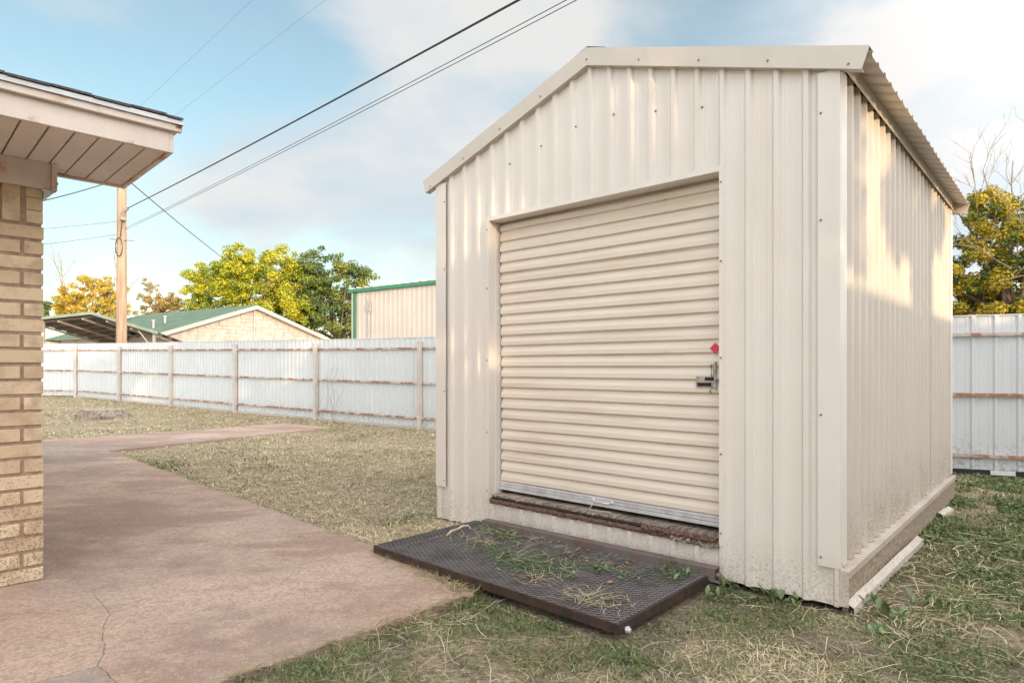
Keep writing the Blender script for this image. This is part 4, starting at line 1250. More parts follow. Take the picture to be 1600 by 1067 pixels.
# pale metal building with green trim
MBY = 22.0
ma = P(552, 457, MBY + 1.3); mbp = P(700, 441.5, MBY - 1.4)
dm = Vector(((mbp - ma).x, (mbp - ma).y, 0)); lm = dm.length * 2.4; dmn = dm.normalized()
mt = thing('metal_building', 'pale metal building with green trim showing between fence and shed', 'building', (ma.x, ma.y, 0), math.atan2(dmn.y, dmn.x))
z0_ = ma.z; z1_ = ma.z + (mbp.z - ma.z) * 2.4
pr = rib_profile(0, lm, .23, .1, .014, top=.04, side=.02, minor=.003)
mb = MB(); ribbed(mb, pr, lambda u, o, t: (u, -o, -.2 + (z0_ + (z1_ - z0_) * u / lm + .2) * t)); mb.build('wall_sheet', M['bldg'], mt)
mb = MB(); mb.box(0, .003, 0, 8, -.2, z0_ - .05); mb.box(0, lm, 7.9, 8, -.2, z0_ - .2); mb.build('wall_sheet', M['bldg'], mt)
mb = MB(); mb.bar((-.16, -.05, z0_ + .05), (lm, -.05, z1_ + .05), .12, .12); mb.build('rake_trim', M['green_trim'], mt)
mb = MB(); slope_slab(mb, (-.2, z0_ + .12), (lm, z1_ + .12), -.06, 8.1, .04)
for k in range(30): mb.bar((-.1 + k * .4, -.1, z0_ + (z1_ - z0_) * k * .4 / lm + .15), (-.1 + k * .4, 8, z0_ + (z1_ - z0_) * k * .4 / lm + .15), .05, .05)
mb.build('roof', M['bldg'], mt)
mb = MB(); mb.box(.04, .20, -.045, -.032, -.2, z0_ - .02); mb.build('corner_trim', M['green_trim'], mt)
mb = MB(); mb.box(-.04, .02, -.05, -.02, -.2, z0_ - .02); mb.build('gutter_pipe', M['white_paint'], mt)
mb = MB(); mb.tube([(.95, -.08, 0), (.95, -.08, z0_ - .5), (.88, -.1, z0_ - .2), (.95, -.1, z0_ - .1)], .022, 6); mb.box(.86, 1.04, -.12, -.05, z0_ - .75, z0_ - .45)
mb.build('conduit', M['beam'], mt)
mp_ = P(624.5, 446, 26); ant = MB(); ant.tube([(0, 0, 0), (0, 0, P(624.5, 417, 26).z)], .045, 6)
o = ant.build('vent_pipe', M['beam'], None, loc=(mp_.x, mp_.y, 0)); tag(o, 'thin grey pipe sticking up over the roof of the pale metal building', 'pipe')

# ------------------------------------------------------------------ utility pole and cables
PY = 21.6
pb = P(189, 575, PY); ztop_p = P(189, 262, PY).z
pole = thing('utility_pole', 'weathered wooden utility pole standing behind the fence by the carport', 'utility pole', (pb.x, pb.y, 0))
mb = MB(); mb.tube([(0, 0, -.3), (.02, 0, 2.5), (.03, 0, ztop_p)], [.185, .165, .14], 14); mb.build('shaft', M['pole'], pole, smooth=True)
zc1 = P(0, 333, PY).z; zc2 = P(0, 358, PY).z
mb = MB(); mb.tube([(.12, -.1, zc1 - .25), (.22, -.22, zc1 - .25), (.22, -.22, zc1 - .05)], .09, 8); ins_ = mb.build('insulator', M['ceramic'], pole)
mb = MB(); mb.tube([(.18, -.18, zc1 - .02), (.40, -.25, zc1 + .1)], .05, 8); mb.build('clamp', M['ceramic'], ins_)
mb = MB(); mb.tube([(-.35, -.05, zc2 - .35), (.5, -.1, zc2 - .42)], .02, 6); mb.build('cross_pin', M['steel'], pole)
mb = MB(); pts = [(.05 + .12 * math.sin(t), -.19, zc2 - .65 + .32 * math.cos(t)) for t in np.linspace(-.2, 6, 14)]; mb.tube(pts, .016, 5); mb.tube([(.1, -.19, zc2 - .3), (.16, -.19, zc1 - .3)], .018, 5); mb.build('wire_loop', M['rubber'], pole)
def cable(label, pts, r_, sag=0.0, n=24):
    p0, p1 = Vector(pts[0]), Vector(pts[1])
    mb = MB(); q = []
    for i in range(n + 1):
        t = i / n; p = p0.lerp(p1, t); p.z -= sag * 4 * t * (1 - t); q.append(tuple(p - p0))
    mb.tube(q, r_, 5)
    o = mb.build('overhead_cable', M['rubber'], None, smooth=True, loc=tuple(p0)); tag(o, label, 'cable', None)
def ext(a, b, k): return a + (b - a) * k
a = pb + Vector((.38, -.25, 0)); 
cA = Vector((a.x, a.y, zc1 + .1)); cable('thick twisted overhead cable rising from the pole insulator to the top of the sky', (cA, ext(cA, P(812, -12, 7.5), 1.5)), .015, .10)
cB = Vector((a.x - .1, a.y, P(0, 360, PY).z)); cable('upper of the two thin parallel cables below the thick one', (cB, ext(cB, P(886, -14, 7.5), 1.5)), .0055, .12)
cC = cB - Vector((0, 0, .05)); cable('lower of the two thin parallel cables below the thick one', (cC, ext(cC, P(902, -14, 7.5), 1.5)), .0055, .12)
cable('sagging thin cable dropping from the pole top down to the yellow tree', (P(205, 286, PY), P(388, 432, 45.5)), .017, .12)
cable('thin cable running left from behind the eave to the brick corner', (P(186, 280, PY), P(40, 320, 18)), .015, .05)
cable('upper faint wire running left from the pole', (P(186, 346, PY), P(-60, 366, 26)), .006, .05)
cable('lower faint wire running left from the pole', (P(186, 366, PY), P(-60, 392, 26)), .007, .08)
cable('left faint slanting wire high above the eave tip', (P(205, 180, 30), P(400, -5, 24)), .0035, .0)
cable('right faint slanting wire high above the eave tip', (P(262, 190, 30), P(515, -5, 24)), .0035, .0)
cable('wire drooping from the dark green tree to the metal building corner', (P(440, 452, 38), P(549, 467, 23.2)), .018, .35)

# ------------------------------------------------------------------ tree stump
st_c = U(160, 652)
stp = MB(); n = 18; srr = random.Random(2); vs = []; fs = []
rings = [(.56, -.05, .28), (.45, .06, .2), (.40, .17, .07), (.37, .20, .03)]
for (rad, z, jit) in rings:
    for k in range(n):
        t = 2 * math.pi * k / n; q = rad * (1 + srr.uniform(-jit, jit)); vs.append((q * math.cos(t) * 1.15, q * math.sin(t), z + srr.uniform(-.02, .025)))
for r_ in range(3):
    for k in range(n): k2 = (k + 1) % n; fs.append((r_ * n + k, r_ * n + k2, (r_ + 1) * n + k2, (r_ + 1) * n + k))
vs.append((0, 0, .19)); stp.add(vs, fs + [(3 * n + k, 3 * n + (k + 1) % n, 4 * n) for k in range(n)])
stp.m = [0] * len(fs) + [1] * n; o = stp.build('tree_stump', [bark_mat('stump_bark', (.13, .10, .075), (.40, .34, .27)), M['stump']], None, loc=tuple(st_c)); tag(o, 'low weathered tree stump on the dry lawn near the far fence', 'tree stump')

# ------------------------------------------------------------------ GRASS (numpy blades)
shed_poly = lambda x, y: (lambda l: (l[0] > -SW - .03) & (l[0] < .03) & (l[1] > -.03) & (l[1] < SL + .02))(to_sh(x, y))
mainpoly = [(p.x, p.y) for p in main]
leftpoly = [(p.x, p.y) for p in left_p]; botpoly = [(p.x, p.y) for p in bot]
def inpoly(x, y, poly):
    ins = np.zeros(len(x), bool); n = len(poly); j = n - 1
    for i in range(n):
        xi, yi = poly[i]; xj, yj = poly[j]
        if yi != yj:
            c = ((yi > y) != (yj > y)) & (x < (xj - xi) * (y - yi) / (yj - yi) + xi)
            ins ^= c
        j = i
    return ins
ca, sa = math.cos(gang), math.sin(gang)
def to_gr(x, y): dx = x - c_l.x; dy = y - c_l.y; return dx * ca + dy * sa, -dx * sa + dy * ca
def fence_side(x, y):      # in front of the left fence line?
    t = (y - 12.5) ; xl = -1.47 - 1.435 * t
    return x < xl - .05
def in_view(x, y, pad=80):
    px = CX + F * x / np.maximum(y, .1); py = HY + F * EYE / np.maximum(y, .1)
    return (y > 1.6) & (px > -pad) & (px < 1600 + pad) & (py < 1067 + pad * 2)
def green_mask(x, y):
    lx, ly = to_sh(x, y); gxx, gyy = to_gr(x, y)
    g = fbm(x, y, .9, 40, 3)
    right = np.clip((x - .8) / 1.6, 0, 1)
    near = np.clip((4.6 - y) / 2.0, 0, 1)
    gm = (g - .50) * 3.4 + 1.0 * right + .45 * near - .12 - .35 * ((x < .3) & (y > 4.4))
    # strip around the shed's left corner and along the grate
    gm = gm + np.exp(-((lx + SW + .3) ** 2 + (ly + .1) ** 2) / .18) * 1.2
    gm = gm + np.exp(-np.maximum(0, -(gyy)) ** 2 / .05) * (gyy < 0) * (gxx > .6) * (gxx < 2.1) * .7
    for (px_, py_, rr_) in ((430, 1050, .10), (500, 1032, .07), (570, 1010, .05), (350, 1066, .10)):
        q_ = U(px_, py_); gm = gm + 1.3 * np.exp(-((x - q_.x) ** 2 + (y - q_.y) ** 2) / (rr_ * .35))
    # clover carpet beside the shed wall
    gm = gm + 1.4 * np.exp(-((lx - 1.1) / .9) ** 2) * np.exp(-((ly - 1.9) / 1.4) ** 2)
    return np.clip(gm, 0, 1)
def bare_mask(x, y):
    lx, ly = to_sh(x, y)
    b = np.clip((fbm(x, y, 1.5, 7, 70) - .55) * 5, 0, 1) * np.clip((x + 1) / 2, .25, 1)
    b = np.maximum(b, np.exp(-((lx - .75) / .5) ** 2 - ((ly - .15) / .25) ** 2) * 1.1)
    b = np.maximum(b, np.exp(-((lx - 1.7) / .6) ** 2 - ((ly - .6) / .28) ** 2) * 1.0)
    b = np.maximum(b, np.exp(-((lx - .2) / .12) ** 2 - ((ly - .7) / .8) ** 2) * .9)
    return np.clip(b, 0, 1)
STRAW = np.array([(.80, .68, .48), (.72, .60, .41), (.86, .76, .57), (.52, .41, .27), (.74, .64, .44)])
OLIVE = np.array([(.42, .39, .20), (.34, .34, .16), (.46, .42, .23)])
GREEN = np.array([(.15, .20, .085), (.21, .26, .11), (.11, .15, .06), (.26, .28, .14)])
def scatter(name, label, x0, x1, y0, y1, per_m2, seed, lmin, lmax, wid, mode):
    r = np.random.default_rng(seed)
    n = int((x1 - x0) * (y1 - y0) * per_m2)
    x = r.uniform(x0, x1, n); y = r.uniform(y0, y1, n)
    ok = in_view(x, y) & ~shed_poly(x, y) & ~inpoly(x, y, mainpoly) & ~inpoly(x, y, leftpoly) & ~inpoly(x, y, botpoly)
    ok &= fence_side(x, y)
    gx_, gy_ = to_gr(x, y)
    ok &= ~((gx_ > -.01) & (gx_ < GLn + .01) & (gy_ > -.01) & (gy_ < GWd + .12))
    lxh = (x - HO.x) * HXd.x + (y - HO.y) * HXd.y; lyh = (x - HO.x) * HYd.x + (y - HO.y) * HYd.y
    ok &= ~((lxh < .05) & (lyh > -.05))
    g = green_mask(x, y); b = bare_mask(x, y)
    u = r.random(n)
    dens = fbm(x, y, 3.0, 11, 13)
    if mode == 'straw': ok &= (r.random(n) < np.clip((fbm(x, y, 1.1, 77, 3, 5) - .33) * 5.5, .22, 1)) & (u > g * .85) & (r.random(n) > b * .93) & (r.random(n) < .25 + dens * 1.3)
    else: ok &= (u < g) & (r.random(n) > b * .97) & (r.random(n) < np.clip((fbm(x, y, 4.0, 21, 3) - .33) * 4, 0, 1))
    x = x[ok]; y = y[ok]; n = len(x); g = g[ok]
    dist = np.hypot(x, y)
    z = gheight(x, y)
    if mode == 'straw':
        tilt = r.uniform(.02, .42, n) ** 1.0; L = r.uniform(lmin, lmax, n) * (.7 + .6 * vnoise(x, y, 2, 5, 5))
        tilt = np.where(r.random(n) < .12, r.uniform(.5, 1.1, n), tilt)
    else:
        tilt = r.uniform(.25, 1.25, n); L = r.uniform(lmin, lmax, n) * (.6 + .8 * vnoise(x, y, 2, 5, 5))
    az = r.uniform(0, 2 * math.pi, n) + 1.5 * fbm(x, y, 2.0, 9, 9)
    d = np.stack([np.cos(az) * np.cos(tilt), np.sin(az) * np.cos(tilt), np.sin(tilt)], 1)
    sd = np.stack([-np.sin(az), np.cos(az), r.uniform(-.3, .3, n)], 1)
    W = wid * np.clip(dist / 3.2, .8, 4.0) * r.uniform(.6, 1.2, n)
    p0 = np.stack([x, y, z + r.uniform(-.002, .010 if mode == 'straw' else .003, n)], 1)
    bend = np.stack([r.uniform(-.35, .35, n), r.uniform(-.35, .35, n), -r.uniform(.05, .45, n)], 1)
    p1 = p0 + d * (L * .5)[:, None]
    p2 = p0 + (d + bend * .6) * L[:, None]; p2[:, 2] = np.maximum(p2[:, 2], z + .003); p1[:, 2] = np.maximum(p1[:, 2], z + .003)
    s0 = sd * (W / 2)[:, None]
    v = np.stack([p0 - s0, p0 + s0, p1 + s0 * .9, p1 - s0 * .9, p2], 1).reshape(-1, 3)
    base = np.arange(n)[:, None] * 5
    f = np.concatenate([base + [0, 1, 2], base + [0, 2, 3], base + [3, 2, 4]], 1).reshape(-1, 3)
    if mode == 'straw':
        pal = STRAW[r.integers(0, len(STRAW), n)]; ol = OLIVE[r.integers(0, len(OLIVE), n)]
        k = (r.random(n) < .18 + .6 * g + .25 * np.clip((fbm(x, y, .7, 2, 8) - .45) * 4, 0, 1) + .22 * (y > 10.5))[:, None]; col = np.where(k, ol, pal)
    else:
        col = GREEN[r.integers(0, len(GREEN), n)]
        k = (r.random(n) < .18)[:, None]; col = np.where(k, OLIVE[r.integers(0, len(OLIVE), n)], col)
    col = col * (r.uniform(.55, 1.25, n) * (.84 + .45 * fbm(x, y, 1.3, 50, 50)))[:, None]
    col = np.repeat(col, 3, 0)
    o = mesh_obj(name, np_mesh(name, v, f, M['blade'], np.clip(col, 0, 1)))
    tag(o, label, 'grass', None, 'stuff')
    return n
tot = 0
tot += scatter('dry_grass', 'dry mown straw coloured grass in the foreground by the grate', -2.2, 4.2, 1.9, 5.0, 11000, 101, .02, .075, .0032, 'straw')
tot += scatter('dry_grass', 'dry straw coloured lawn between the path and the left fence', -10, 6.5, 5.0, 10, 5600, 102, .025, .075, .0029, 'straw')
tot += scatter('dry_grass', 'far dry lawn below the long white fence', -19, 2, 10, 24, 1100, 103, .03, .08, .0036, 'straw')
tot += scatter('green_grass', 'green weedy grass patches in the foreground and around the grate', -2.2, 4.2, 1.9, 5.0, 15000, 104, .015, .060, .0036, 'green')
tot += scatter('green_grass', 'dark green ground cover beside the right wall of the shed', -8, 7, 5.0, 10, 2600, 105, .02, .07, .006, 'green')
def strands(name, label, x0, x1, y0, y1, n, seed):
    r = np.random.default_rng(seed); x = r.uniform(x0, x1, n); y = r.uniform(y0, y1, n)
    gx_, gy_ = to_gr(x, y)
    ok = in_view(x, y) & ~shed_poly(x, y) & ~inpoly(x, y, mainpoly) & ~inpoly(x, y, leftpoly) & ~inpoly(x, y, botpoly) & fence_side(x, y) & (r.random(n) < np.clip((fbm(x, y, 1.6, 61, 9) - .3) * 3.5, .08, 1))
    ok &= ~((gx_ > -.01) & (gx_ < GLn + .01) & (gy_ > -.01) & (gy_ < GWd + .12))
    x = x[ok]; y = y[ok]; n = len(x); z = gheight(x, y) + r.uniform(.006, .03, n); az = r.uniform(0, 6.283, n); L = r.uniform(.07, .24, n); cv = r.normal(size=n) * .7; tl = r.uniform(-.02, .22, n)
    W = .0022 * np.clip(np.hypot(x, y) / 3.2, .8, 3) * r.uniform(.7, 1.3, n)
    P_ = [np.stack([x, y, z], 1)]; S = []
    K = 5
    for k in range(K):
        a_ = az + cv * k / K
        S.append(np.stack([-np.sin(a_), np.cos(a_), r.uniform(-.4, .4, n)], 1))
        if k < K - 1: P_.append(P_[-1] + np.stack([np.cos(a_), np.sin(a_), tl * (1 - 1.8 * k / K)], 1) * (L / (K - 1))[:, None])
    v = np.concatenate([np.stack([P_[k] - S[k] * (W / 2)[:, None], P_[k] + S[k] * (W / 2)[:, None]], 1) for k in range(K)], 1).reshape(-1, 3)
    base = np.arange(n)[:, None] * (2 * K)
    f = np.concatenate([base + [2 * k, 2 * k + 1, 2 * k + 3, 2 * k + 2] for k in range(K - 1)], 1).reshape(-1, 4)
    pal = np.array([(.84, .73, .52), (.74, .61, .41), (.88, .80, .62), (.56, .42, .27), (.62, .54, .33)])
    col = np.repeat(pal[r.integers(0, 5, n)] * r.uniform(.75, 1.15, n)[:, None], K - 1, 0)
    o = mesh_obj(name, np_mesh(name, v, f, M['blade'], np.clip(col, 0, 1))); tag(o, label, 'grass', None, 'stuff')
strands('straw_strands', 'long loose curled straw strands over the foreground soil', -2.2, 4.4, 1.9, 5.2, 5600, 111)
strands('straw_strands', 'long loose straw strands over the lawn behind the grate', -9, 3, 5.2, 11, 6500, 112)
print('blades', tot)

# small round-leaved ground cover (clover) : tiny leaves near the ground
def clover(name, label, x0, x1, y0, y1, per, seed, size):
    r = np.random.default_rng(seed); n = int((x1 - x0) * (y1 - y0) * per)
    x = r.uniform(x0, x1, n); y = r.uniform(y0, y1, n)
    gx_, gy_ = to_gr(x, y)
    ok = in_view(x, y) & ~shed_poly(x, y) & ~inpoly(x, y, mainpoly) & ~inpoly(x, y, leftpoly) & ~inpoly(x, y, botpoly) & fence_side(x, y)
    ok &= ~((gx_ > -.01) & (gx_ < GLn + .01) & (gy_ > -.01) & (gy_ < GWd + .12))
    g = green_mask(x, y); b = bare_mask(x, y)
    ok &= (r.random(n) < (g - .25) * 1.3) & (r.random(n) > b) & (r.random(n) < np.clip((fbm(x, y, 3.5, 31, 9) - .36) * 5, 0, 1)) & (x > -1.6)
    x = x[ok]; y = y[ok]; n = len(x); z = gheight(x, y) + r.uniform(.004, .035, n)
    p = np.stack([x, y, z], 1)
    nrm = r.normal(size=(n, 3)) * .45 + np.array([0, 0, 1]); nrm /= np.linalg.norm(nrm, axis=1)[:, None]
    a = np.cross(nrm, r.normal(size=(n, 3))); a /= np.linalg.norm(a, axis=1)[:, None]; b_ = np.cross(nrm, a)
    s = size * r.uniform(.6, 1.3, n) * np.clip(np.hypot(x, y) / 3.5, .9, 2.0)
    A = a * s[:, None]; B = b_ * (s * .62)[:, None]
    v = np.stack([p - A, p + B, p + A, p - B], 1).reshape(-1, 3); f = np.arange(4 * n).reshape(n, 4)
    col = np.array([(.11, .165, .06), (.14, .20, .075), (.08, .12, .045), (.18, .22, .09)])[r.integers(0, 4, n)] * r.uniform(.8, 1.25, n)[:, None]
    o = mesh_obj(name, np_mesh(name, v, f, M['blade'], np.clip(col, 0, 1))); tag(o, label, 'ground cover', None, 'stuff')
clover('clover', 'low leafy clover carpet right of the shed', -1.6, 5.5, 1.9, 8.5, 6000, 106, .009)

# loose straw on the slab edge and grate, clippings
def litter(name, label, pts_fn, n, seed, lmin, lmax, wid, pal, zf):
    r = np.random.default_rng(seed); x, y = pts_fn(r, n); n = len(x)
    z = zf(x, y); az = r.uniform(0, 2 * math.pi, n); L = r.uniform(lmin, lmax, n); tl = r.uniform(-.05, .35, n)
    d = np.stack([np.cos(az), np.sin(az), tl], 1); sd = np.stack([-np.sin(az), np.cos(az), r.uniform(-.5, .5, n)], 1) * (wid * r.uniform(.6, 1.3, n) / 2)[:, None]
    p0 = np.stack([x, y, z + r.uniform(.001, .01, n)], 1); cv = r.normal(size=(n, 3)) * np.array([.25, .25, .12])
    p1 = p0 + d * (L * .5)[:, None]; p2 = p0 + (d + cv) * L[:, None]; p2[:, 2] = np.maximum(p2[:, 2], z + .002)
    v = np.stack([p0 - sd, p0 + sd, p1 + sd, p1 - sd, p2], 1).reshape(-1, 3); base = np.arange(n)[:, None] * 5
    f = np.concatenate([base + [0, 1, 2], base + [0, 2, 3], base + [3, 2, 4]], 1).reshape(-1, 3)
    pal = np.array(pal); col = np.repeat(pal[r.integers(0, len(pal), n)] * r.uniform(.75, 1.2, n)[:, None], 3, 0)
    o = mesh_obj(name, np_mesh(name, v, f, M['blade'], np.clip(col, 0, 1))); tag(o, label, 'clippings', None, 'stuff')
def gr_world(gxx, gyy): return c_l.x + gxx * ca - gyy * sa, c_l.y + gxx * sa + gyy * ca
def on_grate(cl_list):
    def fn(r, n):
        xs = []; ys = []
        w_ = np.array([c[3] for c in cl_list]); w_ = w_ / w_.sum(); ci = r.choice(len(cl_list), n, p=w_)
        c = np.array([(a[0], a[1], a[2]) for a in cl_list])[ci]
        gx_ = c[:, 0] + r.normal(size=n) * c[:, 2]; gy_ = c[:, 1] + r.normal(size=n) * c[:, 2] * .7
        k = (gx_ > .03) & (gx_ < GLn - .03) & (gy_ > .03) & (gy_ < GWd)
        return gr_world(gx_[k], gy_[k])
    return fn
litter('straw_litter', 'dry grass clippings strewn over the black grate', on_grate([(.45, .5, .12, 1), (.35, .7, .1, .8), (1.0, .42, .15, 1), (1.62, .16, .09, 1.6), (1.25, .2, .1, .8), (.7, .8, .12, .8), (1.1, .75, .3, 1.2)]), 620, 201, .03, .15, .0032, [(.50, .43, .28), (.42, .36, .20), (.55, .48, .33)], lambda x, y: np.full(len(x), GZt + .006))
litter('green_litter', 'green weeds growing up through the black grate', on_grate([(.95, .35, .10, 1.6), (.7, .42, .10, 1), (.5, .72, .08, .7), (.3, .8, .07, .8), (1.15, .42, .08, 1.), (1.35, .6, .09, .8), (1.7, .75, .1, .7), (1.0, .6, .1, .5)]), 1300, 202, .02, .06, .005, [(.10, .19, .08), (.14, .23, .10), (.08, .14, .06), (.19, .24, .11)], lambda x, y: np.full(len(x), GZt + .004))
def edge_pts(r, n):
    t = r.random(n); e = r.normal(size=n) * .035
    k = r.random(n) < .6
    a0_ = np.array([B_.x, B_.y]); a1_ = np.array([C_.x, C_.y]); a2_ = np.array([A_.x, A_.y]); a3_ = np.array([Dd.x, Dd.y])
    p = np.where(k[:, None], a0_ + (a1_ - a0_) * t[:, None], np.where((r.random(n) < .5)[:, None], a0_ + (a2_ - a0_) * t[:, None], a1_ + (a3_ - a1_) * t[:, None]))
    return p[:, 0] + e, p[:, 1] + e * .8 - .01
litter('straw_litter', 'loose straw lying along the edges of the concrete path', edge_pts, 1100, 203, .03, .12, .0034, [(.48, .40, .24), (.40, .32, .18), (.30, .27, .13)], lambda x, y: np.full(len(x), SLAB_T))

# curled white root / stick at the back corner of the grate
s0 = onz(700, 834, GZt)
mb = MB(); pts = [onz(698, 836, .10), onz(706, 829, .115), onz(716, 826, .12), onz(722, 822, .13), onz(731, 821, .12), onz(736, 826, .10)]
mb.tube([tuple(p - s0) for p in pts], [.006, .009, .008, .010, .009, .006], 8)
o = mb.build('stick', simple('pale_root', (.55, .47, .37), .7), None, smooth=True, loc=tuple(s0)); tag(o, 'pale curled stick lying at the back left corner of the grate', 'stick')

# ------------------------------------------------------------------ broad-leaved weeds
def leaf_mesh(L, W_, col, nm):
    mb = MB(); vs = []; n = 6
    for i in range(n + 1):
        t = i / n; w_ = W_ * math.sin(math.pi * min(1, t * .96 + .04)) ** .8 * .5; z = L * (.55 * t - .55 * t * t * .9); x = L * t * .9
        vs += [(x, -w_, z + .15 * w_), (x, 0, z - .1 * w_), (x, w_, z + .15 * w_)]
    fs = []
    for i in range(n):
        fs += [(i * 3, i * 3 + 1, (i + 1) * 3 + 1, (i + 1) * 3), (i * 3 + 1, i * 3 + 2, (i + 1) * 3 + 2, (i + 1) * 3 + 1)]
    mb.add(vs, fs); me = mb.mesh('leaf', M[nm]); me.polygons.foreach_set('use_smooth', [True] * len(me.polygons)); return me
def wm(name, c):
    t = NT(name); col = t.mix(t.rnd, tuple(x * .55 for x in c), tuple(x * 1.25 for x in c)); col = t.mix(t.ramp(t.noise(40, 4, .6), .4, .7), col, (.12, .13, .05)); return t.fin(col, .5, bump=t.noise(80, 3, .5), bs=.2, bd=.002)
M['weed'] = wm('weed_leaf', (.16, .24, .085)); M['weed2'] = wm('weed_leaf_blue', (.14, .25, .10)); M['weed3'] = wm('weed_leaf_brown', (.22, .12, .06))
lf = [leaf_mesh(.10, .034, None, 'weed'), leaf_mesh(.075, .03, None, 'weed2'), leaf_mesh(.09, .02, None, 'weed'), leaf_mesh(.07, .025, None, 'weed3')]
wr = random.Random(31)
def weed(label, p, nleaf, size, kinds, group=None, spread=.05, stem=True):
    th = thing('broadleaf_weed', label, 'weed', tuple(p), 0, group)
    for k in range(int(nleaf * 1.4)):
        az = wr.uniform(0, 6.28); el = wr.uniform(-1.15, -.1)
        o = mesh_obj('leaf', lf[wr.choice(kinds)], th, (wr.uniform(-spread, spread), wr.uniform(-spread, spread) * .6, wr.uniform(0, .03)), (wr.uniform(-.4, .4), el, az), (size * wr.uniform(.5, 1.0),) * 3)
def gp(px, py, z=0.0): 
    q = U(px, py); q.z = float(gheight(np.array([q.x]), np.array([q.y]))[0]) + z; return q
GW = 'broad leaved weeds along the foot of the shed'
weed('clump of broad green weeds at the right end of the angle iron bar', gp(1140, 918), 13, 1.0, [0, 0, 2, 3], GW)
weed('upright weed leaning on the shed front just right of the bar end', gp(1160, 912), 11, 1.15, [0, 1, 2], GW)
weed('weeds with brown tipped leaves at the middle of the right front wall foot', gp(1185, 925), 12, 1.0, [0, 3, 2], GW)
weed('long leaved green weed in front of the right shed wall', gp(1205, 938), 12, 1.1, [0, 2, 1], GW)
weed('low weed nearest to the front right corner of the shed', gp(1238, 945), 9, .9, [0, 2], GW)
weed('small weed under the end of the rusty bar', gp(1118, 935), 8, .8, [0, 1], GW)
GW2 = 'weeds in the bare soil right of the shed corner'
weed('spreading weed in the soil just right of the loose flashing', gp(1385, 962), 14, 1.2, [0, 2, 1], GW2, .08)
weed('small rosette left of the spreading weed beyond the shed corner', gp(1355, 945), 9, .9, [0, 2], GW2)
weed('green weed further right on the bare soil', gp(1450, 948), 12, 1.0, [0, 2], GW2, .08)
weed('low rosette in the foreground below the shed corner', gp(1375, 990), 10, .8, [0, 1], GW2, .06)
GW3 = 'weeds sticking through the grate'
weed('big blue green leaves near the middle of the grate', onz(945, 897, GZt), 8, .8, [1], GW3, .07)
weed('leaves in the middle of the grate left of the big blue green ones', onz(885, 905, GZt), 6, .7, [1, 2], GW3, .06)
weed('leafy weed near the right corner of the grate', onz(1065, 905, GZt), 9, .8, [1, 0], GW3, .05)
weed('weed at the right end of the grate by the rusty bar', onz(1045, 890, GZt), 8, .6, [1, 0], GW3, .05)
weed('small bright yellow green sprout on the left half of the grate', onz(790, 868, GZt), 5, .6, [2, 0], GW3, .02)
weed('pair of leaves between middle and right of the grate', onz(985, 905, GZt), 5, .6, [1], GW3, .05)
# fallen leaves
dm_ = simple('dead_leaf', (.36, .15, .07), .8, .3, 30)
dl = MB(); dl.add([(-.025, 0, 0), (0, -.012, .004), (.025, 0, .008), (0, .012, .004)], [(0, 1, 2, 3)]); dle = dl.mesh('dead_leaf', dm_)
pts = []
mb = MB()
for k in range(46):
    gx_ = wr.uniform(.3, GLn - .05); gy_ = wr.gauss(.78, .08) if k < 34 else wr.uniform(.1, .8); X_, Y_ = gr_world(gx_, min(gy_, GWd + .03))
    az = wr.uniform(0, 6.28); s = wr.uniform(.5, 1.1); c, sn = math.cos(az) * s, math.sin(az) * s; z = GZt + wr.uniform(.006, .014)
    mb.add([(X_ - .022 * c, Y_ - .022 * sn, z), (X_ + .01 * sn, Y_ - .01 * c, z + .006), (X_ + .022 * c, Y_ + .022 * sn, z + .004), (X_ - .01 * sn, Y_ + .01 * c, z + .008)], [(0, 1, 2, 3)])
o = mb.build('fallen_leaves', dm_, None); tag(o, 'small rust coloured dead leaves gathered along the back of the grate', 'dead leaves', None, 'stuff')
# dead vine stems on the fence near the second post
mb = MB(); vr = random.Random(12)
def fpt(s_, z_): q = Vector((-1.47, 12.5, 0)) + LD * s_; return q + Vector((.57, .82, 0)) * -.06 + Vector((0, 0, z_ + float(rise(q.y))))
for k in range(6):
    s_ = vr.uniform(1.75, 2.2); z_ = 0; pts = []
    for i in range(7):
        pts.append(tuple(fpt(s_, z_))); s_ += vr.uniform(-.09, .05); z_ += vr.uniform(.08, .3)
    mb.tube(pts, .003, 4, cap=False)
o = mb.build('dead_vine', M['bark'], None); tag(o, 'thin dead vine climbing the white fence beside its post', 'vine')

# ------------------------------------------------------------------ what stands behind the camera and shades the yard
nb = thing('neighbour_house', 'long low house with a gabled roof behind the camera that shades the yard', 'house', (0, 0, 0), 0)
rd = SY; rn = SX      # ridge parallel to the shed's side wall, at distance from it
RIDGE_D, RIDGE_Z = 10.4, 3.90
def nbp(a, b, z): q = SH_O + rn * b + rd * a; return (q.x, q.y, z)
def slabq(mb, P4, t=.1):
    vs = [Vector(p) for p in P4]; vs2 = [v_ - Vector((0, 0, t)) for v_ in vs]
    mb.add(vs + vs2, [(0, 1, 2, 3), (7, 6, 5, 4), (0, 4, 5, 1), (1, 5, 6, 2), (2, 6, 7, 3), (3, 7, 4, 0)])
A0, A1 = -30, 7
mb = MB(); slabq(mb, [nbp(A0, RIDGE_D, RIDGE_Z), nbp(A1, RIDGE_D, RIDGE_Z), nbp(A1, RIDGE_D - 4.2, RIDGE_Z - 1.2), nbp(A0, RIDGE_D - 4.2, RIDGE_Z - 1.2)])
slabq(mb, [nbp(A0, RIDGE_D, RIDGE_Z), nbp(A1, RIDGE_D, RIDGE_Z), nbp(A1, RIDGE_D + 4.2, RIDGE_Z - 1.2), nbp(A0, RIDGE_D + 4.2, RIDGE_Z - 1.2)])
mb.build('roof', M['shingle'], nb)
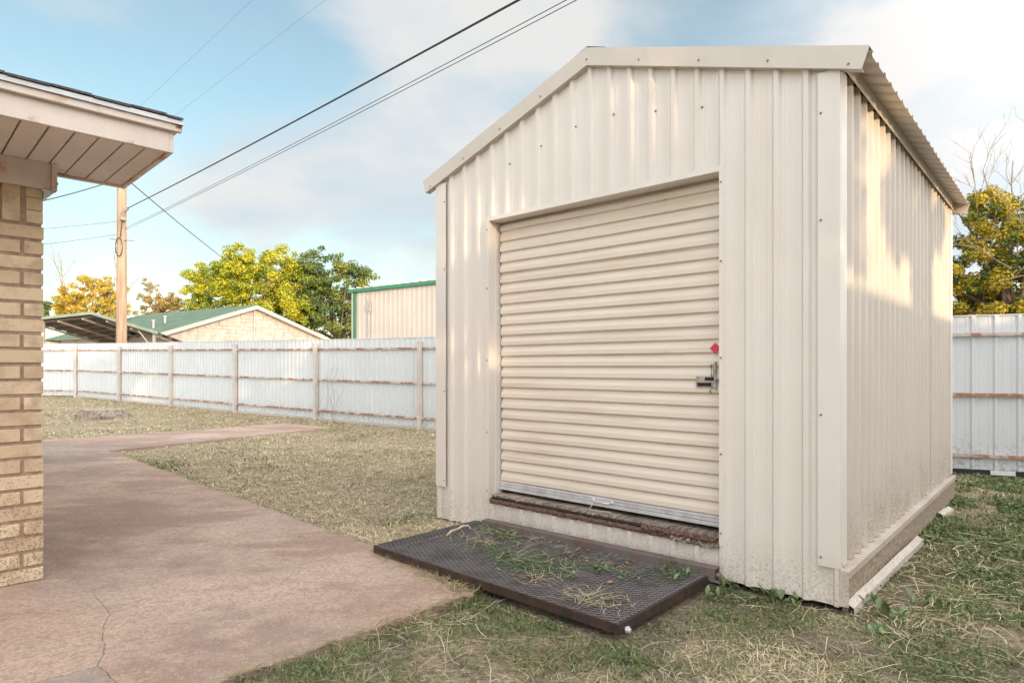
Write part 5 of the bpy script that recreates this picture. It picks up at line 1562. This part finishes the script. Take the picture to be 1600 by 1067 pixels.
mb = MB(); q = [nbp(A0 + .4, RIDGE_D - 3.7, 0), nbp(A1 - .4, RIDGE_D - 3.7, 0), nbp(A1 - .4, RIDGE_D + 3.7, 0), nbp(A0 + .4, RIDGE_D + 3.7, 0)]
mb.prism([(p[0], p[1]) for p in reversed(q)], -.1, RIDGE_Z - 1.2); mb.build('wall', M['brick'], nb)
def shade_tree(label, a, b, blobs, seed, ncl, nl, size=.11, rc=(.3, .6)):
    q = SH_O + rn * b + rd * a
    bb = []
    for (aa, b_, z_, ra, rb, rz_) in blobs:
        c = SH_O + rd * aa + rn * b_; bb.append((c.x, c.y, z_, ra, rb, rz_))
    tree('broadleaf_tree', label, Vector((q.x, q.y, 0)), bb, ncl, rc, nl, size, DG, .25, seed)
shade_tree('big leafy shade tree behind the camera beside the low house', -7.2, 14.5, [(-7.3, 14.5, 5.6, 1.9, 2.0, 1.8), (-6.2, 14.6, 6.3, 1.3, 1.4, 1.2)], 61, 130, 16000)
shade_tree('thin leafed tree behind the camera', -4.2, 14.0, [(-4.4, 14.0, 5.2, 1.1, 1.0, 1.1), (-4.6, 14.2, 8.3, 1.5, 1.3, 1.1)], 65, 120, 3600, .09, (.16, .36))
shade_tree('airy tall tree behind the camera', -1.6, 14.6, [(-1.9, 14.5, 7.0, 1.9, 1.6, .7)], 66, 70, 4200)
shade_tree('sparse low branched tree behind the camera', -1.2, 13.2, [(-1.6, 13.2, 5.2, 1.5, .8, .75)], 67, 26, 3000, .08, (.16, .34))
shade_tree('second leafy shade tree behind the camera', -11.5, 15.0, [(-11.5, 15.0, 5.9, 2.2, 2.2, 2.0), (-9.0, 15.0, 8.7, 1.7, 1.6, 1.1), (-11.0, 15.0, 9.8, 1.6, 1.6, 1.2)], 62, 180, 19000)
shade_tree('third leafy shade tree far behind the camera', -16.5, 15.5, [(-16.5, 15.5, 6.0, 2.6, 2.4, 2.1)], 63, 120, 13000)
shade_tree('dense dark tree added out of view to the right to dim the shed side', 3.5, 12.5, [(3.6, 12.5, 4.6, 2.3, 2.2, 2.4), (6.8, 11.5, 4.2, 2.4, 2.4, 2.6)], 68, 150, 16000)  # unseen tree, added to darken the right side wall
shade_tree('tall open crowned tree far behind the camera', -7.4, 14.5, [(-5.3, 14.5, 7.7, 1.2, 1.1, 1.2), (-7.4, 14.7, 8.8, 1.1, 1.1, 1.0), (-9.7, 14.5, 9.3, 1.3, 1.1, 1.1)], 69, 90, 9000, .11, (.22, .5))
